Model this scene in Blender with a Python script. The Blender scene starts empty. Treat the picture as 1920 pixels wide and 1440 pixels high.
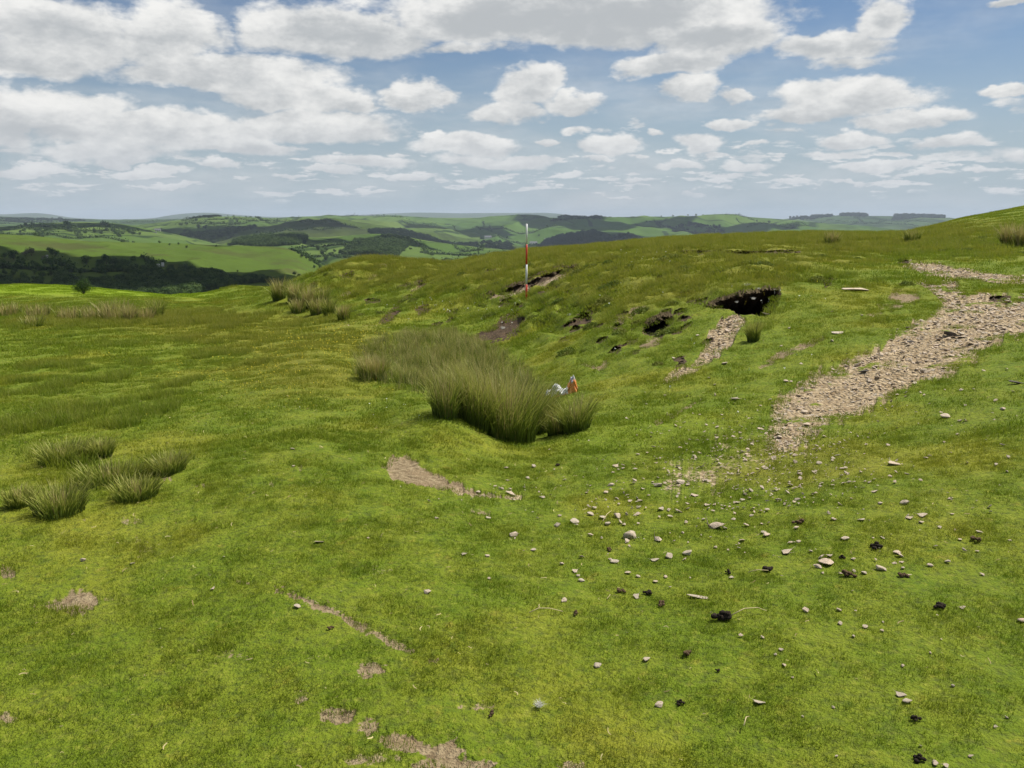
import bpy, math, random
import numpy as np
from mathutils import Vector, Matrix

R = math.radians
random.seed(7)
rng = np.random.default_rng(11)
SC = bpy.context.scene
COL = SC.collection

# ------------------------------------------------------------------ camera
F = 1663.0                     # focal length in pixels of the 1920 wide photograph
PITCH = math.atan(315.0 / F)
EYE = 1.65
cp, sp = math.cos(PITCH), math.sin(PITCH)
cam_d = bpy.data.cameras.new('camera')
cam = bpy.data.objects.new('camera', cam_d)
COL.objects.link(cam)
cam.location = (0, 0, EYE)
cam.rotation_euler = (R(90) - PITCH, 0, 0)
cam_d.sensor_width = 36
cam_d.lens = F / 1920 * 36
cam_d.clip_start = 0.05
cam_d.clip_end = 80000
SC.camera = cam

# ------------------------------------------------------------------ sun, exposure
SUN_AZ = R(62)        # clockwise from the viewing direction (+Y) towards +X
SUN_EL = R(56)
SDIR = Vector((math.sin(SUN_AZ) * math.cos(SUN_EL), math.cos(SUN_AZ) * math.cos(SUN_EL), math.sin(SUN_EL)))
sun_d = bpy.data.lights.new('sun', 'SUN')
sun_d.energy = 5.0
sun_d.angle = R(0.5)
sun_d.color = (1.0, 0.955, 0.88)
sun = bpy.data.objects.new('sun', sun_d)
COL.objects.link(sun)
sun.rotation_euler = SDIR.to_track_quat('Z', 'Y').to_euler()
SC.view_settings.view_transform = 'Standard'
SC.view_settings.look = 'None'
SC.view_settings.exposure = 0.35
SC.view_settings.gamma = 1
SC.view_settings.use_curve_mapping = False
SC.render.engine = 'CYCLES'
cy = SC.cycles
cy.max_bounces = 6
cy.diffuse_bounces = 3
cy.transmission_bounces = 3
cy.volume_bounces = 0
cy.transparent_max_bounces = 8
cy.caustics_reflective = False
cy.caustics_refractive = False
try:
    cy.use_denoising = True
    cy.denoiser = 'OPENIMAGEDENOISE'
    cy.denoising_prefilter = 'ACCURATE'
except Exception:
    pass


class NT:
    """small helper to write node trees"""
    def __init__(s, tree):
        s.t = tree; s.n = tree.nodes; s.l = tree.links
    def node(s, typ, **kw):
        n = s.n.new(typ)
        for k, v in kw.items():
            setattr(n, k, v)
        return n
    def put(s, sock, v):
        if v is None: return
        if isinstance(v, bpy.types.NodeSocket): s.l.new(v, sock)
        else: sock.default_value = v
    def m(s, op, a=None, b=None, c=None, clamp=False):
        n = s.node('ShaderNodeMath', operation=op); n.use_clamp = clamp
        for i, v in enumerate((a, b, c)): s.put(n.inputs[i], v)
        return n.outputs[0]
    def vm(s, op, a=None, b=None, c=None):
        n = s.node('ShaderNodeVectorMath', operation=op)
        for i, v in enumerate((a, b, c)):
            if v is not None: s.put(n.inputs[i], v)
        return n.outputs[1] if op in ('LENGTH', 'DOT_PRODUCT', 'DISTANCE') else n.outputs[0]
    def mix(s, f, a, b, mode='MIX'):
        n = s.node('ShaderNodeMix', data_type='RGBA', blend_type=mode)
        n.clamp_factor = True
        s.put(n.inputs[0], f); s.put(n.inputs[6], a); s.put(n.inputs[7], b)
        return n.outputs[2]
    def mr(s, v, a, b, c=0.0, d=1.0, smooth=True):
        n = s.node('ShaderNodeMapRange', interpolation_type='SMOOTHSTEP' if smooth else 'LINEAR')
        s.put(n.inputs[0], v); n.inputs[1].default_value = a; n.inputs[2].default_value = b
        n.inputs[3].default_value = c; n.inputs[4].default_value = d
        return n.outputs[0]
    def noise(s, vec, scale, detail=2.0, rough=0.5, dist=0.0, dim='3D'):
        n = s.node('ShaderNodeTexNoise'); n.noise_dimensions = dim
        s.put(n.inputs['Vector'], vec); n.inputs['Scale'].default_value = scale
        n.inputs['Detail'].default_value = detail; n.inputs['Roughness'].default_value = rough
        n.inputs['Distortion'].default_value = dist
        return n.outputs[0]
    def comb(s, x=0.0, y=0.0, z=0.0):
        n = s.node('ShaderNodeCombineXYZ')
        s.put(n.inputs[0], x); s.put(n.inputs[1], y); s.put(n.inputs[2], z)
        return n.outputs[0]
    def sep(s, v):
        n = s.node('ShaderNodeSeparateXYZ'); s.put(n.inputs[0], v)
        return n.outputs


def px_dir(px, py):
    u = (px - 960) / F; v = (720 - py) / F
    d = np.array([u, cp + v * sp, v * cp - sp]); return d / np.linalg.norm(d)

# ------------------------------------------------------------------ world: physical sky with cumulus
W = bpy.data.worlds.new('World'); SC.world = W; W.use_nodes = True
w = NT(W.node_tree); w.n.clear()
sky = w.node('ShaderNodeTexSky', sky_type='NISHITA')
sky.sun_disc = False
sky.sun_elevation = SUN_EL
sky.sun_rotation = SUN_AZ
sky.altitude = 400; sky.air_density = 1.0; sky.dust_density = 0.6; sky.ozone_density = 1.6
tc = w.node('ShaderNodeTexCoord')
d0 = w.sep(tc.outputs['Generated'])
az = w.m('ARCTAN2', d0[0], d0[1])
el = w.m('ARCSINE', d0[2])
# cumulus banks: azimuth, elevation and half sizes in radians
BL = [(120,60,190,60,1),(40,105,110,40,1),(330,75,110,70,.8),(640,62,230,58,1),(470,60,70,50,.6),(1060,30,420,62,1.25),(880,92,140,20,.6),(1330,70,150,52,1),
      (1255,122,125,30,1),(1310,165,62,28,.9),(1390,175,42,16,.7),(1560,88,140,36,1),(1660,35,62,50,.8),(1600,122,110,18,.6),
      (430,140,235,38,1),(560,182,190,30,.9),(110,205,160,46,1),(10,220,70,66,1),(300,246,270,42,1),(600,232,190,36,1),(785,182,72,34,1),(675,192,50,20,1),
      (985,165,80,42,1),(1080,190,85,22,.8),(965,212,95,26,.9),(1080,240,36,10,.6),(1590,185,165,36,1),(1700,222,95,20,1),(1490,212,95,22,.9),(1365,228,48,14,.9),
      (1880,170,46,14,.9),(1880,6,40,12,.8),(480,276,115,20,1),(220,285,140,22,.9),(60,315,75,16,1),(285,322,60,13,1),(400,312,46,14,.9),(870,272,125,24,1),(930,300,140,18,.8),(680,306,120,16,.8),
      (1125,272,66,26,.9),(1310,266,68,22,1),(1590,262,74,20,1),(1760,272,85,17,.9),(1560,290,90,12,.6),(1900,290,60,20,.6),(1265,308,70,11,.8),(1020,262,26,9,.9),(770,330,60,9,.8),(620,322,60,9,.9),(520,338,50,7,.8),(330,350,60,6,.8),(180,345,60,6,.7),(1110,300,45,8,.8),(1050,330,60,7,.7),(1200,335,50,6,.7),(1490,345,60,6,.7),(1330,345,50,6,.8),(1600,345,70,6,.7),(1750,335,60,7,.7),(1850,325,50,7,.7),(900,345,60,6,.7),(700,355,60,5,.7),(1000,355,40,5,.8),(1180,360,50,4,.6),(60,350,40,5,.6),(1420,270,30,7,.6),(1450,245,40,8,.6),(730,290,30,8,.8),(250,300,70,9,.8),(1220,250,30,9,.7),(820,252,40,12,.7),(1400,312,60,14,.8),(1650,315,95,11,.8)]
SX = w.m('MULTIPLY', az, 1.0)
wn = w.node('ShaderNodeTexNoise'); wn.noise_dimensions = '3D'
w.put(wn.inputs['Vector'], w.comb(w.m('MULTIPLY', az, 1.0), w.m('MULTIPLY', el, 2.0), 0.3))
wn.inputs['Scale'].default_value = 9.0; wn.inputs['Detail'].default_value = 5.0; wn.inputs['Roughness'].default_value = 0.62
warp = w.vm('MULTIPLY', w.vm('SUBTRACT', wn.outputs['Color'], (0.5, 0.5, 0.5)), (0.11, 0.045, 0.0))
pos = w.vm('ADD', w.comb(az, el, 0.0), warp)
dens = None; vert = None
for kb, (bx, by, rx, ry, wt) in enumerate(BL):
    if kb and kb % 8 == 0: pos = w.vm('MULTIPLY_ADD', vert, (1e-7, 1e-7, 1e-7), w.vm('MULTIPLY_ADD', dens, (1e-7, 1e-7, 1e-7), pos))   # evaluates the banks in batches
    d = px_dir(bx, by)
    a0 = math.atan2(d[0], d[1]); e0 = math.asin(d[2])
    ra = rx / F * 1.05; re = ry / F * 1.02
    q = w.vm('MULTIPLY_ADD', pos, (1 / ra, 1 / re, 0.0), (-a0 / ra, -e0 / re, 0.0))
    g = w.mr(w.vm('LENGTH', q), 1.30, 0.0, 0.0, 1.3 * wt)
    dens = g if dens is None else w.m('MAXIMUM', dens, g)
    qy = w.m('MULTIPLY', w.vm('DOT_PRODUCT', q, (0, 1, 0)), g)
    vert = qy if vert is None else w.m('ADD', vert, qy)
# cloud fields everywhere else and towards the horizon
hi = w.noise(w.comb(w.m('MULTIPLY', az, 16.0), w.m('MULTIPLY', el, 62.0), 1.7), 1.0, 4.0, 0.58)
lo = w.noise(w.comb(w.m('MULTIPLY', az, 22.0), w.m('MULTIPLY', el, 105.0), 5.1), 1.0, 4.0, 0.62)
hz = w.mr(el, 0.10, 0.06)
band = w.mr(el, 0.004, 0.03)
fld = w.m('MULTIPLY', w.mr(lo, 0.46, 0.66), w.m('MULTIPLY', hz, band))
fld2 = w.m('MULTIPLY', w.mr(hi, 0.50, 0.70), w.m('MULTIPLY', w.mr(el, 0.16, 0.09), band))
over = w.m('MULTIPLY', w.mr(w.noise(tc.outputs['Generated'], 3.2, 4.0, 0.55), 0.46, 0.62), w.mr(el, 0.26, 0.34))
fd = w.m('MAXIMUM', w.m('MAXIMUM', w.m('MULTIPLY', fld, 0.8), w.m('MULTIPLY', fld2, 0.6)), over)
fine = w.noise(w.comb(w.m('MULTIPLY', az, 1.0), w.m('MULTIPLY', el, 1.9), 2.2), 34.0, 6.0, 0.62)
med = w.noise(w.comb(w.m('MULTIPLY', az, 1.0), w.m('MULTIPLY', el, 2.2), 8.2), 15.0, 4.0, 0.55)
tot = w.m('ADD', w.m('ADD', w.m('MAXIMUM', dens, fd), w.m('MULTIPLY', w.m('SUBTRACT', fine, 0.5), 0.75)), w.m('MULTIPLY', w.m('SUBTRACT', med, 0.5), 0.6))
mask = w.mr(tot, 0.24, 0.72)
veil = w.m('MULTIPLY', w.mr(w.noise(w.comb(w.m('MULTIPLY', az, 1.0), w.m('MULTIPLY', el, 4.0), 4.0), 5.0, 4.0, 0.6), 0.38, 0.75), w.mr(el, .22, .02, .22, .55))
mask = w.m('MAXIMUM', mask, veil)
# tops lit, undersides grey
lit = w.m('ADD', w.m('ADD', w.m('MULTIPLY', vert, 0.7), w.m('MULTIPLY', w.m('SUBTRACT', fine, 0.5), 1.9)), w.m('MULTIPLY', w.m('SUBTRACT', med, 0.5), 1.2))
lit = w.m('SUBTRACT', lit, w.m('MULTIPLY', w.m('MULTIPLY', w.mr(dens, 0.8, 1.3), w.mr(el, .13, .22)), 0.8))
ccol = w.mix(w.mr(lit, -0.8, 0.8), (0.57, 0.60, 0.625, 1), (1.06, 1.055, 1.03, 1))
ccol = w.mix(w.mr(el, 0.12, 0.0, 0.0, .8), ccol, (0.74, 0.78, 0.83, 1))
bg1 = w.node('ShaderNodeBackground'); w.put(bg1.inputs[0], w.mix(w.mr(el, .21, -.01), w.mix(1.0, sky.outputs[0], (.86, .96, 1.08, 1), 'MULTIPLY'), (6.2, 7.4, 8.3, 1))); bg1.inputs[1].default_value = 0.055
bg2 = w.node('ShaderNodeBackground'); w.put(bg2.inputs[0], ccol); bg2.inputs[1].default_value = 0.68
mx = w.node('ShaderNodeMixShader'); w.put(mx.inputs[0], mask); w.l.new(bg1.outputs[0], mx.inputs[1]); w.l.new(bg2.outputs[0], mx.inputs[2])
wo = w.node('ShaderNodeOutputWorld'); w.l.new(mx.outputs[0], wo.inputs[0])
W.cycles.sampling_method = 'MANUAL'
W.cycles.sample_map_resolution = 512

# ------------------------------------------------------------------ numpy noise
_perm = np.random.default_rng(5).permutation(512)
_perm = np.concatenate([_perm, _perm, _perm])
_ga = np.random.default_rng(6).uniform(0, 2 * np.pi, 512)
_gx, _gy = np.cos(_ga), np.sin(_ga)
def perlin(x, y):
    xi = np.floor(x).astype(np.int64); yi = np.floor(y).astype(np.int64)
    xf = x - xi; yf = y - yi
    u = xf * xf * xf * (xf * (xf * 6 - 15) + 10); v = yf * yf * yf * (yf * (yf * 6 - 15) + 10)
    def g(ix, iy, fx, fy):
        h = _perm[(_perm[ix & 511] + iy) & 511]
        return _gx[h] * fx + _gy[h] * fy
    a = g(xi, yi, xf, yf); b = g(xi + 1, yi, xf - 1, yf)
    c = g(xi, yi + 1, xf, yf - 1); d = g(xi + 1, yi + 1, xf - 1, yf - 1)
    return (a + u * (b - a)) * (1 - v) + (c + u * (d - c)) * v
def fbm(x, y, oct=4, rough=0.5, lac=2.03):
    t = np.zeros_like(x, dtype=float); a = 1.0; fr = 1.0
    for k in range(oct):
        t += a * perlin(x * fr + 17.3 * k, y * fr - 9.1 * k); a *= rough; fr *= lac
    return t
def sstep(x, a, b):
    t = np.clip((x - a) / (b - a), 0, 1); return t * t * (3 - 2 * t)

# ------------------------------------------------------------------ projection helpers
def P(px, py, Y):
    u = (px - 960) / F; v = (720 - py) / F
    s = Y / (cp + v * sp)
    return u * s, Y, EYE + s * (v * cp - sp)
def to_px(X, Y, Z):
    dz = Z - EYE; dep = Y * cp - dz * sp; up = Y * sp + dz * cp
    dep = np.where(dep > 0.05, dep, 0.05)
    return 960 + F * X / dep, 720 - F * up / dep

# ------------------------------------------------------------------ near ground: heights from control points (photo column, row, metres away)
CT = [(0,1440,2.5),(0,1000,4.6),(0,800,7.9),(0,700,13.3),(0,640,20),(0,600,30.7),(0,560,53),(0,537,80),
 (300,1440,2.45),(300,1000,4.55),(300,800,7.5),(300,700,12.2),(300,640,19),(300,600,28),(300,570,41),(300,551,59),
 (130,533,76),(390,548,60),
 (450,533,55),(450,570,38),(450,600,27),(450,650,17),(450,700,12),(450,800,7.3),(450,900,5.4),
 (600,600,25),(600,650,15.2),(600,700,10.8),(600,800,7.0),(600,900,5.35),(600,1200,3.25),(600,506,35),(640,491,36),
 (560,590,29),(560,560,31),(530,536,46),(500,550,44),
 (700,612,21),(700,580,25),(700,530,32),(700,479,38),(700,640,17.5),(700,690,13.1),(700,740,9.6),(700,800,7.4),(700,900,5.4),
 (780,487,37),(780,560,27),(780,690,13.4),(790,742,9.6),(780,770,8.3),(780,640,17),
 (850,600,22),(850,560,25),(850,520,29),(850,493,37),(850,650,17.2),(840,795,7.35),(850,850,6.4),(900,740,11.0),
 (940,835,7.55),(940,900,5.85),(900,770,9.8),(900,700,13.2),
 (986,562,21.9),(986,600,18.7),(986,540,23.5),(986,500,27),(986,469,38),(1000,640,15.8),(1000,700,12.7),
 (1040,780,8.9),(1100,740,9.8),(1100,800,7.6),(1100,650,13.4),(1100,600,15.8),(1100,550,18.3),(1100,500,23),(1100,461,40),
 (1250,800,7.4),(1250,740,9),(1250,680,10.8),(1250,620,13),(1250,560,15.4),(1250,510,18.5),(1250,480,24),(1250,446,43),
 (1400,900,5.55),(1400,800,7.2),(1400,700,9.6),(1400,640,11.3),(1400,590,13),(1400,545,14.6),(1400,500,17.5),(1400,473,23),(1400,437,46),
 (1600,900,5.3),(1600,800,7),(1600,700,9),(1600,620,11.2),(1600,550,14),(1600,500,18),(1600,470,26),(1560,433,48),
 (1700,438,40),(1700,480,22),(1800,1000,4.3),(1800,800,6.4),(1800,700,8.3),(1800,620,10.5),(1800,560,13),(1800,520,16),(1800,470,24),(1800,440,32),(1800,406,62),(1740,421,58),
 (1920,1440,2.35),(1920,1000,4.25),(1920,800,6),(1920,700,7.9),(1920,600,10.8),(1920,520,15.5),(1920,470,22),(1920,384,65),(1920,430,36),
 (960,1440,2.42),(960,1200,3.25),(960,1000,4.62),(1400,1440,2.4),(1400,1200,3.2),(1400,1000,4.55)]
CT += [(1600,439,72),(1650,439,76),(1700,437,70),(1740,425,84),(1800,411,92),(1860,401,95),(1920,391,98),(1860,395,64)]
ctrl = [P(*c) for c in CT]
# beyond the skyline the ground rolls off, and what lies outside the picture
ctrl += [(-50,95,-9),(-30,85,-7),(-22,75,-5.5),(-14,60,-4),(-9,50,-1.6),(-5,48,-.9),(0,50,-.3),(5,55,.2),(12,60,.5),(20,64,.6),
         (-65,120,-20),(-30,110,-16),(-5,90,-8),(10,100,-4),(24,95,-1),(55,95,3.2),(45,65,3.0),
         (-20,5,-.6),(-20,15,-1.6),(-45,40,-4.2),(-70,60,-9),(18,4,1.0),(24,15,1.6),(40,30,2.6),(60,60,4.0),(-6,2,-.08),(6,2,.12),(-2,.6,0),(2,.6,.02)]
ctrl = np.array(ctrl, float)
def polar(X, Y):
    return np.arctan2(X, Y), np.log(np.maximum(np.hypot(X, Y), 0.4))
KTH = 2.2
TH0 = R(78)
cth, clr = polar(ctrl[:, 0], ctrl[:, 1])
cA = np.stack([cth * KTH, clr], 1)
def tps(d2): return 0.5 * d2 * np.log(d2 + 1e-12)
n = len(cA)
D2 = ((cA[:, None] - cA[None]) ** 2).sum(2)
K = np.zeros((n + 3, n + 3)); K[:n, :n] = tps(D2) + np.eye(n) * 2e-4
K[:n, n] = 1; K[:n, n + 1:] = cA; K[n, :n] = 1; K[n + 1:, :n] = cA.T
sol = np.linalg.solve(K, np.concatenate([ctrl[:, 2], np.zeros(3)]))
def base_z(th, lr):
    sh = th.shape; th = th.ravel(); lr = lr.ravel()
    out = np.empty(len(th))
    tcl = np.clip(th, -TH0, TH0) * KTH
    r_in = np.minimum(np.exp(lr) / 2.4, 1.0); lr = np.maximum(lr, math.log(2.4)); lr0 = lr
    for i in range(0, len(th), 60000):
        a = tcl[i:i + 60000]; b = lr[i:i + 60000]
        d2 = (a[:, None] - cA[None, :, 0]) ** 2 + (b[:, None] - cA[None, :, 1]) ** 2
        out[i:i + 60000] = tps(d2) @ sol[:n] + sol[n] + a * sol[n + 1] + b * sol[n + 2]
    k = sstep(np.abs(th), R(62), R(120))
    r = np.exp(lr)
    out = (out * (1 - k) + (-0.012 * r) * k) * r_in
    return out.reshape(sh)

# ------------------------------------------------------------------ polygon patches of the near ground, in photo pixels
def poly_sd(px, py, poly):
    """signed distance (inside positive) in pixels"""
    pts = np.array(poly, float); m = len(pts)
    best = np.full(px.shape, 1e9); ins = np.zeros(px.shape, bool)
    for i in range(m):
        x0, y0 = pts[i]; x1, y1 = pts[(i + 1) % m]
        ex, ey = x1 - x0, y1 - y0
        t = np.clip(((px - x0) * ex + (py - y0) * ey) / (ex * ex + ey * ey + 1e-9), 0, 1)
        best = np.minimum(best, np.hypot(px - x0 - t * ex, py - y0 - t * ey))
        c = (y0 > py) != (y1 > py)
        xi = x0 + (py - y0) / (ey if abs(ey) > 1e-9 else 1e-9) * ex
        ins ^= c & (px < xi)
    return np.where(ins, best, -best)

def stroke(pts, wd):
    """thin polygon round a polyline"""
    a = []; b = []
    for i, (x, y) in enumerate(pts):
        x0, y0 = pts[max(i - 1, 0)]; x1, y1 = pts[min(i + 1, len(pts) - 1)]
        l = math.hypot(x1 - x0, y1 - y0) or 1
        k = wd if not isinstance(wd, (list, tuple)) else wd[i]
        nx, ny = -(y1 - y0) / l * k, (x1 - x0) / l * k
        a.append((x + nx, y + ny)); b.append((x - nx, y - ny))
    return a + b[::-1]

# (channel, polygon, softness px, noise px, strength); channels: 0 brown soil, 1 stony scree, 3 dark peat
PATCH = [
 # the stony track on the right
 (1, [(1470,745),(1560,695),(1650,655),(1710,610),(1745,585),(1790,560),(1830,550),(1925,560),(1960,570),(1960,600),(1880,635),(1800,680),(1700,725),(1640,755),(1570,785),(1520,805),(1480,835),(1445,835),(1455,780)], 24, 24, 1.3),
 (1, stroke([(1690,494),(1740,503),(1800,512),(1850,516),(1925,526)], [6,11,11,8,9]), 6, 6, 1.4),
 (1, stroke([(1710,520),(1750,540),(1790,565)], [5,8,14]), 5, 6, 1.4),
 (1, [(1765,515),(1800,515),(1795,545),(1765,535)], 5, 6, 1.3),
 (1, [(1250,870),(1340,835),(1450,790),(1550,790),(1500,850),(1400,905),(1300,935),(1230,915)], 60, 50, .5),
 (0, [(1640,570),(1680,535),(1720,545),(1735,562),(1690,580),(1650,585)], 8, 10, .8),
 (0, [(1630,575),(1700,560),(1640,600),(1610,600)], 8, 8, .5),
 # spoil below the cave
 (1, [(1385,585),(1400,600),(1370,640),(1330,680),(1300,700),(1240,718),(1225,720),(1250,702),(1300,680),(1320,650),(1330,620),(1360,595)], 5, 9, 1.25),
 (0, [(1225,625),(1250,632),(1230,650),(1200,655),(1195,640)], 5, 6, .6),
 (0, stroke([(1420,690),(1460,665),(1500,650),(1545,630)], [5,8,7,3]), 5, 6, .75),
 (0, stroke([(1225,795),(1270,770),(1320,745)], [7,6,3]), 5, 5, .8),
 (0, stroke([(1120,690),(1140,675)], 6), 5, 6, .8),
 (0, stroke([(1080,680),(1130,690)], 4), 5, 6, .6),
 (0, stroke([(1160,600),(1200,580),(1245,563)], [6,5,3]), 4, 6, .8),
 (0, [(1120,610),(1160,590),(1185,600),(1140,625)], 8, 8, .4),
 # scars on the far bank
 (0, [(905,556),(940,545),(975,530),(1000,522),(1040,505),(1080,497),(1085,505),(1060,520),(1000,539),(940,560)], 4, 5, 1.4),
 (1, [(990,537),(1040,520),(1080,508),(1040,526),(960,560),(930,564)], 3, 4, 1.3),
 (1, stroke([(1080,494),(1118,486)], 4), 3, 4, .7),
 (3, [(905,620),(940,595),(975,582),(985,600),(965,630),(925,640),(880,635)], 6, 9, 1.25),
 (0, [(860,630),(910,622),(920,640),(870,642)], 6, 6, .7),
 (3, [(712,605),(725,588),(748,570),(752,578),(735,600),(715,608)], 3, 4, 1.3),
 (3, stroke([(1270,472),(1330,475),(1400,476),(1500,471)], [2,2.5,3,1.5]), 2, 3, .9),
 (0, stroke([(700,500),(730,495)], 3), 2, 3, .7), (0, stroke([(640,552),(690,542)], 2.5), 2, 3, .8),
 (0, stroke([(770,546),(790,536)], 2.5), 2, 3, .8), (0, stroke([(690,520),(720,512)], 3), 3, 4, .5),
 (1, stroke([(520,590),(600,598),(660,608),(760,614),(850,608)], [2,2,2.5,2.5,2]), 3, 4, .35),
 (3, stroke([(1005,552),(1040,535)], 5), 4, 5, .6),
 (3, stroke([(1860,556),(1895,562)], 4), 3, 4, .9),
 (3, stroke([(1685,492),(1700,490)], 4), 3, 4, .8),
 # bare patch on the near bank
 (0, [(720,875),(735,850),(765,855),(800,880),(850,900),(900,920),(890,928),(830,915),(780,905),(735,900)], 7, 9, 1.0),
 (1, stroke([(840,915),(900,925),(980,932)], [4,5,5]), 6, 8, .75),
 (0, stroke([(880,955),(920,962)], 5), 6, 6, .5), (0, stroke([(800,948),(850,955)], 4), 6, 8, .35),
 # worn line in the turf
 (0, stroke([(515,1103),(560,1118),(620,1145),(680,1175),(730,1200),(780,1222)], [5,6,7,9,9,8]), 7, 9, .8),
 (0, stroke([(385,1072),(430,1082),(470,1092)], [6,5,4]), 7, 9, .6),
 (0, [(800,1230),(825,1230),(822,1242),(802,1242)], 5, 5, .8),
]
for (x, y, a, b, s) in [(110,1132,60,16,.6),(155,1125,40,12,.7),(20,1070,20,10,.7),(60,1110,30,8,.6),(20,1350,40,12,.7),(90,1345,30,8,.7),(270,1032,18,14,.7),
    (400,1220,48,12,.75),(395,1240,25,7,.7),(320,1240,25,12,.6),(450,1235,25,10,.6),(605,1235,35,10,.6),(700,1255,34,14,.8),(560,1305,18,16,.8),(630,1335,34,20,.9),(685,1360,20,16,.8),
    (760,1390,50,22,.8),(830,1400,50,24,.75),(700,1420,60,20,.7),(840,1435,80,20,.75),(1060,1435,40,14,.6),(890,1322,40,10,.45),(860,1310,25,6,.4),(170,1120,60,10,.6),
    (430,910,40,5,.6),(470,905,25,4,.5),(555,875,12,6,.5),(480,905,40,5,.4),(220,975,60,7,.45),(240,1010,50,8,.3),(390,908,26,5,.7),(300,895,20,5,.6),(60,1000,60,10,.3),(720,1065,40,8,.35),
    (1140,1325,30,6,.3),(1560,1320,16,6,.3),(1250,1400,40,10,.3),(1700,1400,40,8,.25),(940,1240,30,6,.25)]:
    PATCH.append((0, [(x + a * math.cos(t), y + b * math.sin(t)) for t in np.linspace(0, 2 * math.pi, 11)[:-1]], 12, 16, s))

# caves and undercut scars: polygon, depth in metres pushed into the slope, softness px
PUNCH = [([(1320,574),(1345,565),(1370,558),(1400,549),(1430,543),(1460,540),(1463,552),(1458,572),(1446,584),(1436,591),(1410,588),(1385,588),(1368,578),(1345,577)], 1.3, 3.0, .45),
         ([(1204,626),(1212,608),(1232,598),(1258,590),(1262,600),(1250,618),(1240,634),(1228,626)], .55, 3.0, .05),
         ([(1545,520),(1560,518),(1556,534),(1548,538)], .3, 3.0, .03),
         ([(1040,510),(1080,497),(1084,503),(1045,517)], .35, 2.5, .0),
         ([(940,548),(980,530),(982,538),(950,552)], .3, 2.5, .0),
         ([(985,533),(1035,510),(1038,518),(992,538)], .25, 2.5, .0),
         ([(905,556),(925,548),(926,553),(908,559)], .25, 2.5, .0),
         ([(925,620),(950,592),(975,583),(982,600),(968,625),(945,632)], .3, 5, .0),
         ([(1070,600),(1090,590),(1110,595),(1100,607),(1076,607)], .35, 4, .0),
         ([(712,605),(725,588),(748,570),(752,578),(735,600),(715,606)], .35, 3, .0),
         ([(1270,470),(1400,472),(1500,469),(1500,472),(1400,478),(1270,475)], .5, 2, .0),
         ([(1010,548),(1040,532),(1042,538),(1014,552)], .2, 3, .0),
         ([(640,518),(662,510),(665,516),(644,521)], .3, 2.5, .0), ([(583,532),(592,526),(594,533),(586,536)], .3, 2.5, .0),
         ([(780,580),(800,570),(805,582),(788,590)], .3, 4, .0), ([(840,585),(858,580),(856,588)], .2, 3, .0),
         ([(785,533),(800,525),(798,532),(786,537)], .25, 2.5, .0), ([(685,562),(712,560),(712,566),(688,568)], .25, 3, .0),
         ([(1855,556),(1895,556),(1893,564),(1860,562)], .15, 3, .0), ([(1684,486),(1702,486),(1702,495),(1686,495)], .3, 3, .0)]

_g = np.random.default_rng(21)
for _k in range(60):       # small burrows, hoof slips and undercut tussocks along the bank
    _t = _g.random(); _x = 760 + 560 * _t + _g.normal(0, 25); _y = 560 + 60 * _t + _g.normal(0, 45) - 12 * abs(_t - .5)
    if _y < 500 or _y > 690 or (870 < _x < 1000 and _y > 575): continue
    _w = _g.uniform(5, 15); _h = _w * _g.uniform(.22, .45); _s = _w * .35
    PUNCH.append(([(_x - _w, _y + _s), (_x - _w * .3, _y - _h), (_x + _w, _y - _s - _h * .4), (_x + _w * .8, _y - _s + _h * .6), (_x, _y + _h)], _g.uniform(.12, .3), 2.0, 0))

def detail(X, Y, r):
    """small real relief of the turf in metres"""
    a = np.clip(r / 8, .35, 3.0)
    z = 0.018 * fbm(X * 0.8, Y * 0.8, 4, .5) * a * np.clip((r - 3) / 12, .35, 1)
    z += 0.009 * fbm(X * 6, Y * 6, 4, .6) * np.clip(r / 5, .75, 2.2)
    return z

# grid of the near ground
def spaced(lo, hi, n): return np.linspace(lo, hi, n, endpoint=False)
TH = np.concatenate([spaced(R(-180), R(-60), 60), spaced(R(-60), R(-33), 90), spaced(R(-33), R(33), 1150), spaced(R(33), R(60), 90), np.linspace(R(60), R(180), 61)])
RR = np.exp(np.concatenate([spaced(math.log(.4), math.log(2.0), 20), spaced(math.log(2.0), math.log(6.0), 250), spaced(math.log(6), math.log(30), 420), spaced(math.log(30), math.log(75), 230), np.linspace(math.log(75), math.log(240), 40)]))
gth, gr = np.meshgrid(TH, RR)
GX = gr * np.sin(gth); GY = gr * np.cos(gth)
# smooth surface on a coarser grid, then interpolated
lr_c = np.linspace(math.log(.4), math.log(240), 420); th_c = np.linspace(-math.pi, math.pi, 1081)
ZC = base_z(*np.meshgrid(th_c, lr_c))
def coarse(th, lr):
    fi = np.clip((lr - lr_c[0]) / (lr_c[1] - lr_c[0]), 0, len(lr_c) - 1.001); fj = np.clip((th - th_c[0]) / (th_c[1] - th_c[0]), 0, len(th_c) - 1.001)
    i = fi.astype(int); j = fj.astype(int); a = fi - i; b = fj - j
    return (ZC[i, j] * (1 - a) + ZC[i + 1, j] * a) * (1 - b) + (ZC[i, j + 1] * (1 - a) + ZC[i + 1, j + 1] * a) * b
GZ0 = coarse(gth, np.log(gr))
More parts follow.
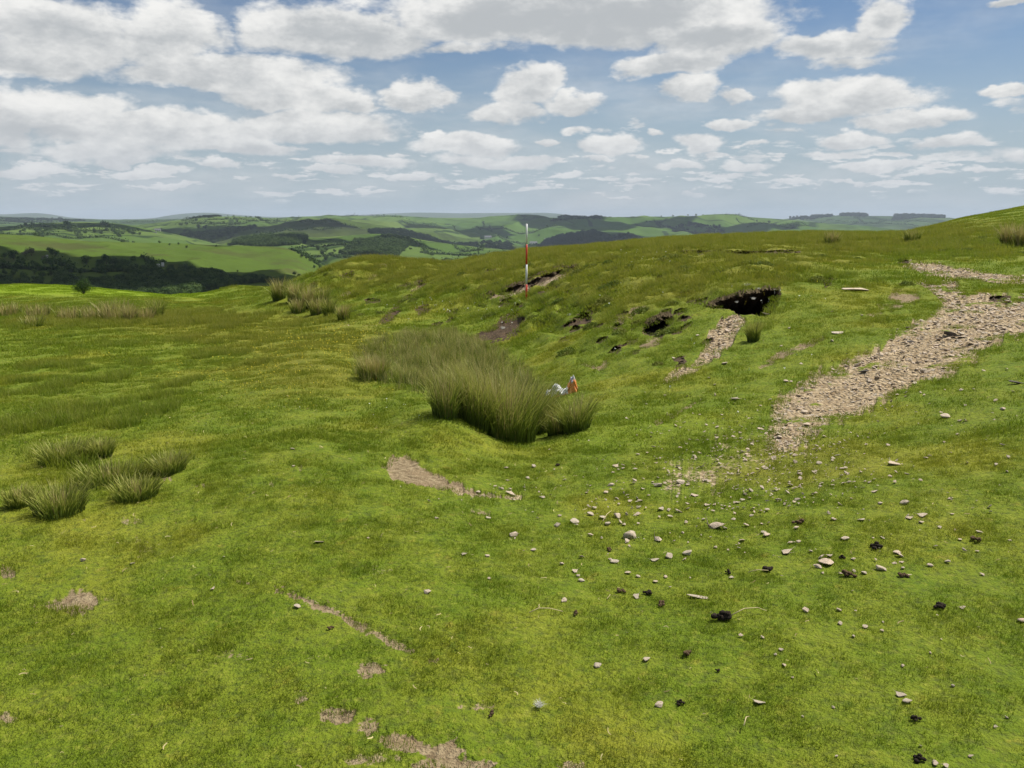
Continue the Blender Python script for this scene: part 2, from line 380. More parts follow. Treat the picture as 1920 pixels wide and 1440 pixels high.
# trim the crests to the surveyed skyline: column, how far the spline rounds over it (px), crest distance
_sk = np.array([(0,8,82),(130,5,80),(300,8,70),(390,10,56),(450,3,56),(530,4,48),(600,6,37),(640,6,38),(700,4,40),(780,8,42),(850,13,42),(900,9,43),(986,6,44),(1100,13,50),(1250,9,53),(1400,6,57),(1500,4,56),(1600,6,56),(1700,9,58),(1740,4,62),(1800,3,70),(1920,6,95)], float)
_ths = np.arctan((_sk[:, 0] - 960) / F / (cp + (720 - 450) / F * sp))
_ex = np.interp(gth, _ths, _sk[:, 1]); _rc = np.interp(gth, _ths, _sk[:, 2])
GZ0 = GZ0 - _ex / F * gr * sstep(gr, _rc * .62, _rc * .95) * (1 - sstep(np.abs(gth), R(33), R(60)))
# the low lip of the near bank above the hollow
_lip = np.array([P(*q)[:2] for q in [(600,665,13.6),(650,697,11.6),(700,724,10.4),(760,748,9.3),(820,780,8.1),(865,815,7.1)]])
_d = np.full(GX.shape, 9.)
for (_a, _b), (_c, _e) in zip(_lip[:-1], _lip[1:]):
    _t = np.clip(((GX - _a) * (_c - _a) + (GY - _b) * (_e - _b)) / ((_c - _a) ** 2 + (_e - _b) ** 2), 0, 1)
    _d = np.minimum(_d, np.hypot(GX - _a - _t * (_c - _a), GY - _b - _t * (_e - _b)))
GZ0 = GZ0 + .10 * np.exp(-(_d / .55) ** 2)
GPX, GPY = to_px(GX, GY, GZ0)
front = (np.abs(gth) < R(40)) & (gr > 1.8)

def blobs(px, py, L):
    t = np.zeros(px.shape)
    for (x, y, a, b, s) in L:
        t += s * np.exp(-(((px - x) / a) ** 2 + ((py - y) / b) ** 2))
    return t
# rough heathy bank: more relief, tussocky, olive
ROUGH = [(1150,560,260,70,1),(900,530,150,50,1),(700,510,130,50,1),(1350,500,250,50,.9),(1100,640,120,60,.6),(1700,460,160,25,.6),(1050,480,200,30,.6),(1230,720,60,40,.3),(1500,470,200,20,.5)]
OLIVE = [(600,650,150,55,.85),(450,620,200,40,.6),(700,500,150,40,.75),(900,500,180,40,.7),(1150,500,250,55,.75),(1350,500,220,50,.75),(1500,460,260,30,.7),(1200,570,160,40,.4),(1800,430,150,30,.6),
         (200,600,260,25,.6),(150,730,160,20,.35),(100,780,120,12,.3),(300,700,120,20,.25),(800,1000,160,60,.28),(1480,870,160,60,.75),(1250,880,140,40,.4),(900,930,160,30,.2),(1540,630,80,40,.2),
         (500,730,160,50,.5),(650,760,80,40,.2),(300,1200,300,60,.18),(700,1300,250,90,.25),(1100,1400,250,50,.2),(60,980,150,60,.2),(150,1150,150,60,.25)]
BRIGHT = [(120,543,260,11,1.1),(330,555,120,8,.5),(1150,830,200,40,.35),(1400,1050,400,60,.15),(1450,620,60,30,.3),(1300,780,140,40,.3)]
rough = np.clip(blobs(GPX, GPY, ROUGH), 0, 1) * front
olive = np.clip(blobs(GPX, GPY, OLIVE), 0, 1) * front
cover = np.zeros(gr.shape + (4,))
nz1 = fbm(GX * 2.2, GY * 2.2, 4, .6); nz2 = fbm(GX * 7, GY * 7, 3, .6)
for (ch, poly, soft, npx, s) in PATCH:
    q = np.array(poly); m = front & (GPX > q[:, 0].min() - 40) & (GPX < q[:, 0].max() + 40) & (GPY > q[:, 1].min() - 40) & (GPY < q[:, 1].max() + 40)
    if not m.any(): continue
    kk = np.clip(gr[m] / 8, .5, 2)
    d = poly_sd(GPX[m], GPY[m], poly) + (9 if s == 1.3 and soft == 24 else 0) + npx * (fbm(GX[m] * 4 / kk, GY[m] * 4 / kk, 3, .6) * .9 + .7 * fbm(GX[m] * 22 / kk, GY[m] * 22 / kk, 3, .6))
    isl = np.clip(.95 + 1.1 * fbm(GX[m] * 1.7 + 5, GY[m] * 1.7, 3, .6) + .5 * fbm(GX[m] * 9, GY[m] * 9, 2), .25, 1.15)
    cover[m, ch] = np.maximum(cover[m, ch], s * isl * sstep(d, -soft * .6, soft * .9))
cover[..., 2] = olive - np.clip(blobs(GPX, GPY, BRIGHT), 0, 1) * front
GZ = GZ0 + detail(GX, GY, gr) + rough * (0.085 * fbm(GX * 1.3 + GY * .5, GY * .55, 4, .55) + .03 * fbm(GX * 3.1, GY * 2.2, 3, .6))
# terracettes: little treads along the slopes
GZ += rough * 0.06 * np.clip(.5 + 1.6 * fbm(GX * .7, GY * .5 + 8, 3), 0, 1.4) * np.sin((GZ0 + .22 * fbm(GX * .5, GY * .3, 3)) * 2 * np.pi / .27)
bare = np.clip(cover[..., 0] + cover[..., 1] + cover[..., 3], 0, 1)
GZ -= bare * 0.03 * np.clip(gr / 9, .5, 1.6)
GZ += cover[..., 1] * 0.02 * fbm(GX * 9, GY * 9, 2)
GZ -= 0.02 * sstep(gr, 150, 200) * 2600 * sstep(gr, 120, 240)
PXF, PYF = to_px(GX, GY, GZ)
BX, BY, BZ = GX.copy(), GY.copy(), GZ.copy()
hole = np.zeros(gr.shape)
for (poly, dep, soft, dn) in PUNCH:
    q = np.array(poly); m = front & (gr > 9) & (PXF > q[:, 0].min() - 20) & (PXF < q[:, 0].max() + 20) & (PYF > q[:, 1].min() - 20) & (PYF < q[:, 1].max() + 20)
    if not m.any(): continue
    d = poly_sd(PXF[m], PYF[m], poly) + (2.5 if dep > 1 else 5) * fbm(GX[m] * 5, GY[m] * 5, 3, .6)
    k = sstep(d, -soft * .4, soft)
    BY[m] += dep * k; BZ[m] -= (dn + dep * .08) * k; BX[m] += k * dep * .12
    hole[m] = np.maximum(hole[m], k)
    cover[m, 3] = np.maximum(cover[m, 3], sstep(d, -soft * 1.2, 0) * .95 + (1.0 * k if dep > .5 else 0))  # brown rim and floor; the extra in deep holes drives their painted shade

def grid_mesh(name, X, Y, Z, smooth=True):
    nr, nc = X.shape
    me = bpy.data.meshes.new(name)
    me.vertices.add(nr * nc)
    me.vertices.foreach_set('co', np.stack([X, Y, Z], -1).astype(np.float32).ravel())
    i = np.arange(nr - 1)[:, None] * nc + np.arange(nc - 1)[None]
    f = np.stack([i, i + 1, i + nc + 1, i + nc], -1).reshape(-1, 4)
    nf = len(f)
    me.loops.add(nf * 4); me.loops.foreach_set('vertex_index', f.ravel().astype(np.int32))
    me.polygons.add(nf)
    me.polygons.foreach_set('loop_start', np.arange(0, nf * 4, 4, dtype=np.int32))
    me.polygons.foreach_set('loop_total', np.full(nf, 4, np.int32))
    if smooth: me.polygons.foreach_set('use_smooth', np.ones(nf, bool))
    me.update(); me.validate()
    return me
def raw_mesh(name, V, Fc, smooth=False, col=None):
    """Fc: array (n,k) of equal-size faces or list"""
    me = bpy.data.meshes.new(name)
    V = np.asarray(V, np.float32); me.vertices.add(len(V)); me.vertices.foreach_set('co', V.ravel())
    Fc = np.asarray(Fc, np.int32); k = Fc.shape[1]; nf = len(Fc)
    me.loops.add(nf * k); me.loops.foreach_set('vertex_index', Fc.ravel())
    me.polygons.add(nf); me.polygons.foreach_set('loop_start', np.arange(0, nf * k, k, dtype=np.int32)); me.polygons.foreach_set('loop_total', np.full(nf, k, np.int32))
    if smooth: me.polygons.foreach_set('use_smooth', np.ones(nf, bool))
    if col is not None:
        a = me.attributes.new('tint', 'FLOAT_COLOR', 'POINT'); a.data.foreach_set('color', np.asarray(col, np.float32).ravel())
    me.update()
    return me
def obj(name, me, mat=None, parent=None, loc=(0, 0, 0)):
    o = bpy.data.objects.new(name, me); COL.objects.link(o); o.location = loc
    if mat is not None and not me.materials: me.materials.append(mat)
    if parent is not None: o.parent = parent
    return o
def tag(o, label=None, cat=None, group=None, kind=None):
    if label: o['label'] = label
    if cat: o['category'] = cat
    if group: o['group'] = group
    if kind: o['kind'] = kind
    return o

def tops(X, Y):
    """height of the near ground at world points (bilinear on the finished grid)"""
    X = np.atleast_1d(np.asarray(X, float)); Y = np.atleast_1d(np.asarray(Y, float))
    th = np.arctan2(X, Y); r = np.hypot(X, Y)
    j = np.clip(np.searchsorted(TH, th) - 1, 0, len(TH) - 2); i = np.clip(np.searchsorted(RR, r) - 1, 0, len(RR) - 2)
    b = np.clip((th - TH[j]) / (TH[j + 1] - TH[j]), 0, 1); a = np.clip((r - RR[i]) / (RR[i + 1] - RR[i]), 0, 1)
    def L(G):
        a_, b_ = (a, b) if G.ndim == 2 else (a[:, None], b[:, None])
        return (G[i, j] * (1 - a_) + G[i + 1, j] * a_) * (1 - b_) + (G[i, j + 1] * (1 - a_) + G[i + 1, j + 1] * a_) * b_
    return L(GZ), L(cover), L(rough), L(hole)
def ground_at(px, py, rmin=1.9):
    """first point of the near ground that the photo's pixel looks at"""
    rs = np.exp(np.linspace(math.log(rmin), math.log(110), 1500))
    u = (px - 960) / F; v = (720 - py) / F; s = rs / (cp + v * sp)
    X = u * s; Z = EYE + s * (v * cp - sp)
    g = tops(X, rs)[0]
    k = np.argmax(Z <= g)
    if Z[k] > g[k]: k = len(rs) - 1
    if k == 0: return X[0], rs[0], g[0]
    d1 = Z[k - 1] - g[k - 1]; d2 = g[k] - Z[k]; t = d1 / (d1 + d2 + 1e-9)
    Y = rs[k - 1] + t * (rs[k] - rs[k - 1]); Xc = X[k - 1] + t * (X[k] - X[k - 1])
    return Xc, Y, float(tops(Xc, Y)[0][0])

# ------------------------------------------------------------------ materials
def mat(name):
    m = bpy.data.materials.new(name); m.use_nodes = True
    t = NT(m.node_tree); t.n.clear()
    t.out = t.node('ShaderNodeOutputMaterial')
    return m, t
def bsdf(t, col, rough=0.9, normal=None, spec=0.2):
    b = t.node('ShaderNodeBsdfPrincipled'); t.put(b.inputs['Base Color'], col); t.put(b.inputs['Roughness'], rough)
    b.inputs['Specular IOR Level'].default_value = spec
    if normal is not None: t.put(b.inputs['Normal'], normal)
    return b.outputs[0]
def bump(t, h, dist, strength=1.0):
    b = t.node('ShaderNodeBump'); b.inputs['Strength'].default_value = strength; b.inputs['Distance'].default_value = dist
    t.put(b.inputs['Height'], h); return b.outputs[0]
def attr(t, name, typ='GEOMETRY'):
    a = t.node('ShaderNodeAttribute', attribute_type=typ); a.attribute_name = name; return a
def turf(t, pos, olive, gain=1.0):
    """living turf colour from world position and the kind of sward"""
    gain *= .82
    g = lambda c: (c[0] * gain * 1.20, c[1] * gain * 1.25, c[2] * gain * .50, 1)
    n1 = t.noise(pos, 0.55, 3, .6); n2 = t.noise(pos, 2.3, 4, .65); n3 = t.noise(pos, 9, 3, .6)
    c = t.mix(t.mr(n2, .36, .64), g((.150, .205, .022)), g((.200, .235, .036)))
    c = t.mix(t.m('MULTIPLY', t.mr(n1, .5, .66), .75), c, g((.275, .265, .050)))
    c = t.mix(t.m('MULTIPLY', t.mr(n3, .60, .76), .55), c, g((.34, .28, .095)))
    n4 = t.noise(pos, 28, 3, .6)
    c = t.mix(t.m('MULTIPLY', t.mr(n4, .56, .70), .5), c, g((.36, .36, .12)))
    c = t.mix(t.m('MULTIPLY', t.mr(n4, .45, .32), .55), c, g((.075, .125, .02)))
    c = t.mix(t.m('MULTIPLY', t.mr(n3, .42, .28), .5), c, g((.085, .145, .018)))
    o = t.mix(t.mr(n2, .38, .62), g((.190, .205, .036)), g((.255, .240, .065)))
    c = t.mix(t.mr(olive, -.1, -.8), c, g((.24, .32, .03)))
    return t.mix(t.m('MULTIPLY', t.mr(t.m('ADD', olive, t.m('MULTIPLY', t.m('SUBTRACT', n1, .5), .7)), .15, .75), .9), c, o)

m_ground, t = mat('turf_and_soil')
geo = t.node('ShaderNodeNewGeometry'); pos = geo.outputs['Position']
cv = attr(t, 'cover'); cs = t.node('ShaderNodeSeparateColor'); t.l.new(cv.outputs['Color'], cs.inputs[0])
nf = t.noise(pos, 30, 4, .65); nm = t.noise(pos, 6, 4, .65); nv = t.noise(pos, 95, 3, .6)
tu = turf(t, pos, cs.outputs[2], .86)
tu = t.mix(t.mr(nf, .30, .55), t.mix(.55, tu, (.05, .06, .015, 1)), tu)
soil = t.mix(t.mr(nf, .3, .7), (.15, .105, .055, 1), (.35, .275, .16, 1))
soil = t.mix(t.mr(nm, .45, .7), soil, (.25, .18, .10, 1))
vo = t.node('ShaderNodeTexVoronoi'); t.put(vo.inputs['Vector'], pos); vo.inputs['Scale'].default_value = 26
vc = t.node('ShaderNodeSeparateColor'); t.l.new(vo.outputs['Color'], vc.inputs[0])
scr = t.mix(vc.outputs[0], (.27, .195, .105, 1), (.52, .41, .26, 1))
scr = t.mix(t.m('MULTIPLY', t.mr(nm, .5, .68), .7), scr, (.22, .15, .08, 1))
peat_and_shade = t.mix(t.mr(nf, .35, .65), (.038, .026, .015, 1), (.125, .082, .045, 1))
peat_and_shade = t.mix(t.mr(cv.outputs['Alpha'], 1.2, 1.9), peat_and_shade, (.018, .013, .009, 1))  # near black inside the deep holes: their shade is put into the colour
def edge(ch): return t.mr(t.m('ADD', ch, t.m('MULTIPLY', t.m('SUBTRACT', nf, .5), 1.1)), .35, .6)
c = t.mix(edge(cs.outputs[0]), tu, soil)
c = t.mix(edge(cs.outputs[1]), c, scr)
c = t.mix(edge(cv.outputs['Alpha']), c, peat_and_shade)
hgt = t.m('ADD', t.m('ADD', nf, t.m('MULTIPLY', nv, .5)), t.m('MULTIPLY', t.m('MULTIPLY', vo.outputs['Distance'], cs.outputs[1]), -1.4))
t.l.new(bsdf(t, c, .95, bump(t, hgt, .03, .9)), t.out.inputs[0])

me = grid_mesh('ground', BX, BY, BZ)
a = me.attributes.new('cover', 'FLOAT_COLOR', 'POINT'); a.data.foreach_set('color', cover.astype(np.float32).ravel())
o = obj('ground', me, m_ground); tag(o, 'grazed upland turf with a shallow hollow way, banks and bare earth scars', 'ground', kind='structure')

def leafy(name, col_fn, trans=.35, rough=.7, spec=.15):
    m, t = mat(name)
    c = col_fn(t)
    d = bsdf(t, c, rough, spec=spec)
    tr = t.node('ShaderNodeBsdfTranslucent'); t.put(tr.inputs[0], c)
    mx = t.node('ShaderNodeMixShader'); mx.inputs[0].default_value = trans
    t.l.new(d, mx.inputs[1]); t.l.new(tr.outputs[0], mx.inputs[2]); t.l.new(mx.outputs[0], t.out.inputs[0])
    return m
def grass_col(t):
    geo = t.node('ShaderNodeNewGeometry')
    a = attr(t, 'cover', 'INSTANCER'); s = t.node('ShaderNodeSeparateColor'); t.l.new(a.outputs['Color'], s.inputs[0])
    ti = attr(t, 'tint'); q = t.node('ShaderNodeSeparateColor'); t.l.new(ti.outputs['Color'], q.inputs[0])
    c = turf(t, geo.outputs['Position'], s.outputs[2], 1.12)
    c = t.mix(q.outputs[0], c, t.mix(.6, c, (.40, .36, .12, 1)))       # dry blades and tips
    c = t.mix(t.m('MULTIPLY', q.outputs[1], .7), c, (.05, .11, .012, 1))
    return c
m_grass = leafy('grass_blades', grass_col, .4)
def rush_col(t):
    ti = attr(t, 'tint')
    return ti.outputs['Color']
m_rush = leafy('rush_stems', rush_col, .25, .55, .3)

# ------------------------------------------------------------------ scattering of uncountable cover (stuff)
PROTO = bpy.data.collections.new('prototypes')
def scatter(name, protos, Xs, Ys, Zs, rot, scl, idx, cov=None, label=None, cat=None):
    c = bpy.data.collections.new(name + '_kinds')
    for k, (m_, mt) in enumerate(protos):
        po = bpy.data.objects.new('%s_kind_%02d' % (name, k), m_); c.objects.link(po)
        if not m_.materials: m_.materials.append(mt)
    me = bpy.data.meshes.new(name); nv = len(Xs); me.vertices.add(nv)
    me.vertices.foreach_set('co', np.stack([Xs, Ys, Zs], -1).astype(np.float32).ravel())
    A = me.attributes.new('rot', 'FLOAT_VECTOR', 'POINT'); A.data.foreach_set('vector', rot.astype(np.float32).ravel())
    A = me.attributes.new('scl', 'FLOAT', 'POINT'); A.data.foreach_set('value', scl.astype(np.float32))
    A = me.attributes.new('idx', 'INT', 'POINT'); A.data.foreach_set('value', idx.astype(np.int32))
    if cov is not None:
        A = me.attributes.new('cover', 'FLOAT_COLOR', 'POINT'); A.data.foreach_set('color', cov.astype(np.float32).ravel())
    o = bpy.data.objects.new(name, me); COL.objects.link(o)
    g = bpy.data.node_groups.new(name + '_scatter', 'GeometryNodeTree')
    g.interface.new_socket('Geometry', in_out='INPUT', socket_type='NodeSocketGeometry')
    g.interface.new_socket('Geometry', in_out='OUTPUT', socket_type='NodeSocketGeometry')
    gi = g.nodes.new('NodeGroupInput'); go = g.nodes.new('NodeGroupOutput')
    ci = g.nodes.new('GeometryNodeCollectionInfo'); ci.inputs['Collection'].default_value = c
    ci.inputs['Separate Children'].default_value = True; ci.inputs['Reset Children'].default_value = True
    ip = g.nodes.new('GeometryNodeInstanceOnPoints'); ip.inputs['Pick Instance'].default_value = True
    def na(nm, ty):
        x = g.nodes.new('GeometryNodeInputNamedAttribute'); x.data_type = ty; x.inputs['Name'].default_value = nm; return x.outputs['Attribute']
    er = g.nodes.new('FunctionNodeEulerToRotation')
    g.links.new(na('rot', 'FLOAT_VECTOR'), er.inputs[0])
    g.links.new(gi.outputs[0], ip.inputs['Points']); g.links.new(ci.outputs[0], ip.inputs['Instance'])
    g.links.new(na('idx', 'INT'), ip.inputs['Instance Index']); g.links.new(er.outputs[0], ip.inputs['Rotation'])
    g.links.new(na('scl', 'FLOAT'), ip.inputs['Scale']); g.links.new(ip.outputs[0], go.inputs[0])
    md = o.modifiers.new('scatter', 'NODES'); md.node_group = g
    tag(o, label, cat, kind='stuff')
    return o

def blade_set(n, rad, h0, h1, wd, lean, dry, seed, segs=2, spread=0.0):
    """flat tapering blades rooted in a disc"""
    g = np.random.default_rng(seed)
    rr = rad * np.sqrt(g.random(n)); an = g.uniform(0, 2 * np.pi, n)
    bx, by = rr * np.cos(an), rr * np.sin(an)
    H = g.uniform(h0, h1, n); ya = g.uniform(0, 2 * np.pi, n); la = g.uniform(0, 2 * np.pi, n)
    le = np.abs(g.normal(0, lean, n)) + .05
    dx = np.cos(la) * le + (bx / max(rad, 1e-6)) * spread; dy = np.sin(la) * le + (by / max(rad, 1e-6)) * spread
    wx, wy = np.cos(ya) * wd * .5, np.sin(ya) * wd * .5
    V = []; C = []; ti = (g.random(n) < dry).astype(float) * g.uniform(.4, 1, n); dk = g.random(n)
    for s in range(segs):
        k = s / segs; f = 1 - .55 * k; cx = bx + dx * H * k * k; cyy = by + dy * H * k * k; z = H * k * (1 - .25 * np.hypot(dx, dy) * k) - .006
        for sg in (-1, 1):
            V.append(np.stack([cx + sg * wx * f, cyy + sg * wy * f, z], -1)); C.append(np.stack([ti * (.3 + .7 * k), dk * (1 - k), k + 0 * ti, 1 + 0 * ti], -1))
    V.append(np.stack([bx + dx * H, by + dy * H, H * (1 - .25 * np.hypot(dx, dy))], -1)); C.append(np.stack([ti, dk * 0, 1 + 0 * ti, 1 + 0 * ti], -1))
    m = 2 * segs + 1
    V = np.stack(V, 1).reshape(-1, 3); C = np.stack(C, 1).reshape(-1, 4)
    base = np.arange(n) * m; tr = []
    for s in range(segs - 1):
        a, b, c_, d = base + 2 * s, base + 2 * s + 1, base + 2 * s + 2, base + 2 * s + 3
        tr += [np.stack([a, b, d], -1), np.stack([a, d, c_], -1)]
    tr.append(np.stack([base + 2 * segs - 2, base + 2 * segs - 1, base + 2 * segs], -1))
    return V, np.concatenate(tr), C
def blade_mesh(name, *a, **k):
    V, T, C = blade_set(*a, **k); return raw_mesh(name, V, T, col=C)

def orient(X, Y, yaw, follow=1.0, e=.12):
    cz = lambda a_, b_: coarse(*polar(a_, b_))
    zx = (cz(X + e, Y) - cz(X - e, Y)) / (2 * e) * follow; zy = (cz(X, Y + e) - cz(X, Y - e)) / (2 * e) * follow
    zx = np.clip(zx, -1, 1); zy = np.clip(zy, -1, 1)
    l = np.sqrt(zx ** 2 + zy ** 2 + 1); nx, ny, nz = -zx / l, -zy / l, 1 / l
    a = -np.arcsin(ny); b = np.arctan2(nx, nz)
    ca, sa, cb, sb, cc, ss = np.cos(a), np.sin(a), np.cos(b), np.sin(b), np.cos(yaw), np.sin(yaw)
    z0 = np.zeros_like(a)
    Rx = np.stack([np.stack([z0 + 1, z0, z0], -1), np.stack([z0, ca, -sa], -1), np.stack([z0, sa, ca], -1)], -2)
    Ry = np.stack([np.stack([cb, z0, sb], -1), np.stack([z0, z0 + 1, z0], -1), np.stack([-sb, z0, cb], -1)], -2)
    Rz = np.stack([np.stack([cc, -ss, z0], -1), np.stack([ss, cc, z0], -1), np.stack([z0, z0, z0 + 1], -1)], -2)
    M = Ry @ Rx @ Rz
    return np.stack([np.arctan2(M[:, 2, 1], M[:, 2, 2]), -np.arcsin(np.clip(M[:, 2, 0], -1, 1)), np.arctan2(M[:, 1, 0], M[:, 0, 0])], -1)

def ring(r0, r1, dens, half=R(44)):
    n = int((r1 * r1 - r0 * r0) * half * dens)
    r = np.sqrt(rng.uniform(r0 * r0, r1 * r1, n)); th = rng.uniform(-half, half, n)
    return r * np.sin(th), r * np.cos(th)

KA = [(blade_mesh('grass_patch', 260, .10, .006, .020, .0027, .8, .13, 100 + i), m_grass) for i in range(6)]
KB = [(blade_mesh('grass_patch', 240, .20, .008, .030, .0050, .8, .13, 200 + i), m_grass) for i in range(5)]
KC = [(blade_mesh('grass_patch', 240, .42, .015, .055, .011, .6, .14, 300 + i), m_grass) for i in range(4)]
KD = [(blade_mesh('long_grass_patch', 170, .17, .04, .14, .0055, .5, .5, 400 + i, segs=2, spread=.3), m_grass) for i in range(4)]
PX_, PY_, ID, SCL, kinds = [], [], [], [], KA + KB + KC + KD
for (r0, r1, dn, i0, n_i) in [(1.7, 7, 70, 0, 6), (6.5, 17, 19, 6, 5), (16, 46, 4.6, 11, 4), (44, 85, 1.3, 11, 4)]:
    x, y = ring(r0, r1, dn)
    if r0 < 3:
        x2, y2 = ring(0.4, 1.8, 25, R(60)); x = np.r_[x, x2]; y = np.r_[y, y2]
    z, cvv, ro, ho = tops(x, y)
    bare_ = np.clip(cvv[:, 0] * 1.0 + cvv[:, 1] * 1.05 + cvv[:, 3], 0, 1)
    keep = (rng.random(len(x)) > (bare_ - .04) * 2.0) & (ho < .02) & (cvv[:, 3] < .35)
    if r0 == 6.5:
        xs, ys = ring(6.5, 18, 60); zs, cs_, _, hs = tops(xs, ys); bb = cs_[:, 0] + cs_[:, 1]
        kk_ = (bb > .04) & (rng.random(len(xs)) > bb * 1.1) & (hs < .02) & (cs_[:, 3] < .3)
        PX_.append(xs[kk_]); PY_.append(ys[kk_]); ID.append(rng.integers(0, 6, kk_.sum())); SCL.append(rng.uniform(.8, 1.4, kk_.sum()))
    x, y, ro = x[keep], y[keep], ro[keep]
    PX_.append(x); PY_.append(y); ID.append(i0 + rng.integers(0, n_i, len(x)))
    SCL.append(rng.uniform(.8, 1.2, len(x)) * (1 + .3 * ro) * (1.6 if r0 > 40 else 1))
# longer tussocky grass on the heathy bank and in bands on the left
LONG = [(1150,560,300,70,.9),(900,530,150,50,.9),(1350,500,250,45,.8),(1100,640,120,60,.6),(700,510,130,45,.9),(1700,455,160,25,.8),(1050,480,200,30,.8),(200,600,250,16,1.0),(150,765,190,16,.9),(60,800,80,12,.9),
        (250,735,160,14,.8),(330,775,120,12,.7),(100,715,90,10,.7),(400,600,120,14,.6),(200,650,200,12,.5),(1530,530,60,20,1.2),(1560,450,70,14,.8),(100,690,200,8,.5),(1000,420,400,10,.5),
        (420,640,120,14,.5),(560,640,90,30,.35),(1425,625,24,16,1.2),(1640,470,120,14,.5),(1800,530,60,10,1.0),(1850,470,80,16,.7),(1230,690,90,30,.3)]
x, y = ring(7, 60, 10)
z, cvv, ro, ho = tops(x, y); qx, qy = to_px(x, y, z)
pr = blobs(qx, qy, LONG) * (1 - np.clip(cvv[:, 0] + cvv[:, 1] + cvv[:, 3], 0, 1)) * (fbm(x * .8, y * .8, 3) > -.08) * np.clip(y / 14, .6, 1)
keep = (rng.random(len(x)) < pr) & (ho < .02)
x, y = x[keep], y[keep]
PX_.append(x); PY_.append(y); ID.append(15 + rng.integers(0, 4, len(x))); SCL.append(rng.uniform(.55, 1.25, len(x)) * np.clip(y / 18, .8, 1.6))
# rows of longer grass on the low treads of the left pasture
ROWS = [([(-20,806),(60,800),(130,788),(170,772)],13),([(100,770),(190,764),(260,752),(330,742)],10),([(-20,744),(40,738),(110,728),(140,722)],8),([(150,722),(200,712),(240,706)],6),([(250,775),(300,768),(345,756)],9),
        ([(-10,716),(60,712)],5),([(300,725),(340,717),(370,712)],6),([(180,800),(240,794),(300,786)],9),([(310,640),(350,636),(380,632)],4),([(400,616),(430,612)],4),([(200,645),(260,643)],4),([(360,668),(400,665),(460,662)],5),([(240,682),(275,680)],5),
        ([(60,860),(140,868),(180,850)],14),([(140,905),(230,895),(340,870)],14),([(20,690),(90,688),(150,684)],5),([(400,694),(440,690),(500,680)],4)]
x, y = ring(5, 30, 46); z, cvv, ro, ho = tops(x, y); qx, qy = to_px(x, y, z); dd = np.full(len(x), -99.)
for pl, wd in ROWS: dd = np.maximum(dd, poly_sd(qx, qy, stroke(pl, wd)) / wd)
dd += .8 * fbm(x * 1.5, y * 1.5, 3)
k = rng.random(len(x)) < np.clip(dd * 1.2 + .1, 0, .85); x, y = x[k], y[k]
PX_.append(x); PY_.append(y); ID.append(15 + rng.integers(0, 4, len(x))); SCL.append(rng.uniform(.55, 1.1, len(x)))
X = np.concatenate(PX_); Y = np.concatenate(PY_); ID = np.concatenate(ID); SCL = np.concatenate(SCL)
Z, cvv, ro, ho = tops(X, Y)
ROT = orient(X, Y, rng.uniform(0, 6.28, len(X)))
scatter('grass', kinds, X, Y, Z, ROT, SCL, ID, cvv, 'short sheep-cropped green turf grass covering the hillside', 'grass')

# litter: dead blades, straw bits and leaf scraps lying in the turf
m_lit, t = mat('straw_litter'); geo = t.node('ShaderNodeNewGeometry'); oi = t.node('ShaderNodeObjectInfo')
t.l.new(bsdf(t, t.mix(oi.outputs['Random'], (.20, .14, .06, 1), (.50, .43, .20, 1)), .8), t.out.inputs[0])
def bit(seed):
    g = np.random.default_rng(seed); L_ = .5; cu = g.normal(0, .12); V = []; T = []
    for i in range(4):
        s_ = i / 3 - .5; V += [(s_ * L_, cu * (s_ * s_ * 4) - .035, .02 * (i % 2)), (s_ * L_, cu * (s_ * s_ * 4) + .035, .02 * (i % 2) + .03)]
    for i in range(3): T.append((2 * i, 2 * i + 1, 2 * i + 3, 2 * i + 2))
    return raw_mesh('litter_bit', V, T)
x, y = ring(1.8, 12, 42); z, cvv, ro, ho = tops(x, y); k = (rng.random(len(x)) < .35 + .65 * (fbm(x * 1.3, y * 1.3, 3) > .05)) & (ho < .02); x, y, z = x[k], y[k], z[k]
scatter('plant_litter', [(bit(950 + i), m_lit) for i in range(5)], x, y, z + .012, np.stack([rng.normal(0, .3, len(x)), rng.normal(0, .3, len(x)), rng.uniform(0, 6.28, len(x))], -1), .022 + .04 * rng.random(len(x)) ** 2, rng.integers(0, 5, len(x)), None, 'scraps of straw and dead leaf lying in the short turf', 'plant litter')

# small meadow flowers: yellow tormentil on the banks, white clover patches
m_fy, t = mat('yellow_petal'); t.l.new(bsdf(t, (.75, .62, .06, 1), .6), t.out.inputs[0])
m_fw, t = mat('white_petal'); t.l.new(bsdf(t, (.72, .74, .62, 1), .6), t.out.inputs[0])
def flower(name, rad):
    V = []; T = []
    for k in range(5):
        a0 = k * 2 * math.pi / 5; b = len(V)
        V += [(0, 0, .03), (rad * math.cos(a0 - .5), rad * math.sin(a0 - .5), .034), (rad * 1.2 * math.cos(a0), rad * 1.2 * math.sin(a0), .036), (rad * math.cos(a0 + .5), rad * math.sin(a0 + .5), .034)]
        T += [(b, b + 1, b + 2, b + 3)]
    b = len(V); V += [(-.0008, 0, -.005), (.0008, 0, -.005), (.0008, 0, .03), (-.0008, 0, .03)]; T.append((b, b + 1, b + 2, b + 3))
    return raw_mesh(name, V, T)
def flowers(name, mt, L, n, rad, label):
    x, y = ring(4, 40, n); z, cvv, ro, ho = tops(x, y); qx, qy = to_px(x, y, z)
    k = rng.random(len(x)) < blobs(qx, qy, L); x, y, z = x[k], y[k], z[k]
    scatter(name, [(flower(name, rad), mt)], x, y, z, np.stack([rng.normal(0, .35, len(x)), rng.normal(0, .35, len(x)), rng.uniform(0, 6, len(x))], -1), rng.uniform(.7, 1.3, len(x)) * np.clip(y / 9, .8, 2.2), np.zeros(len(x)), None, label, 'wild flowers')
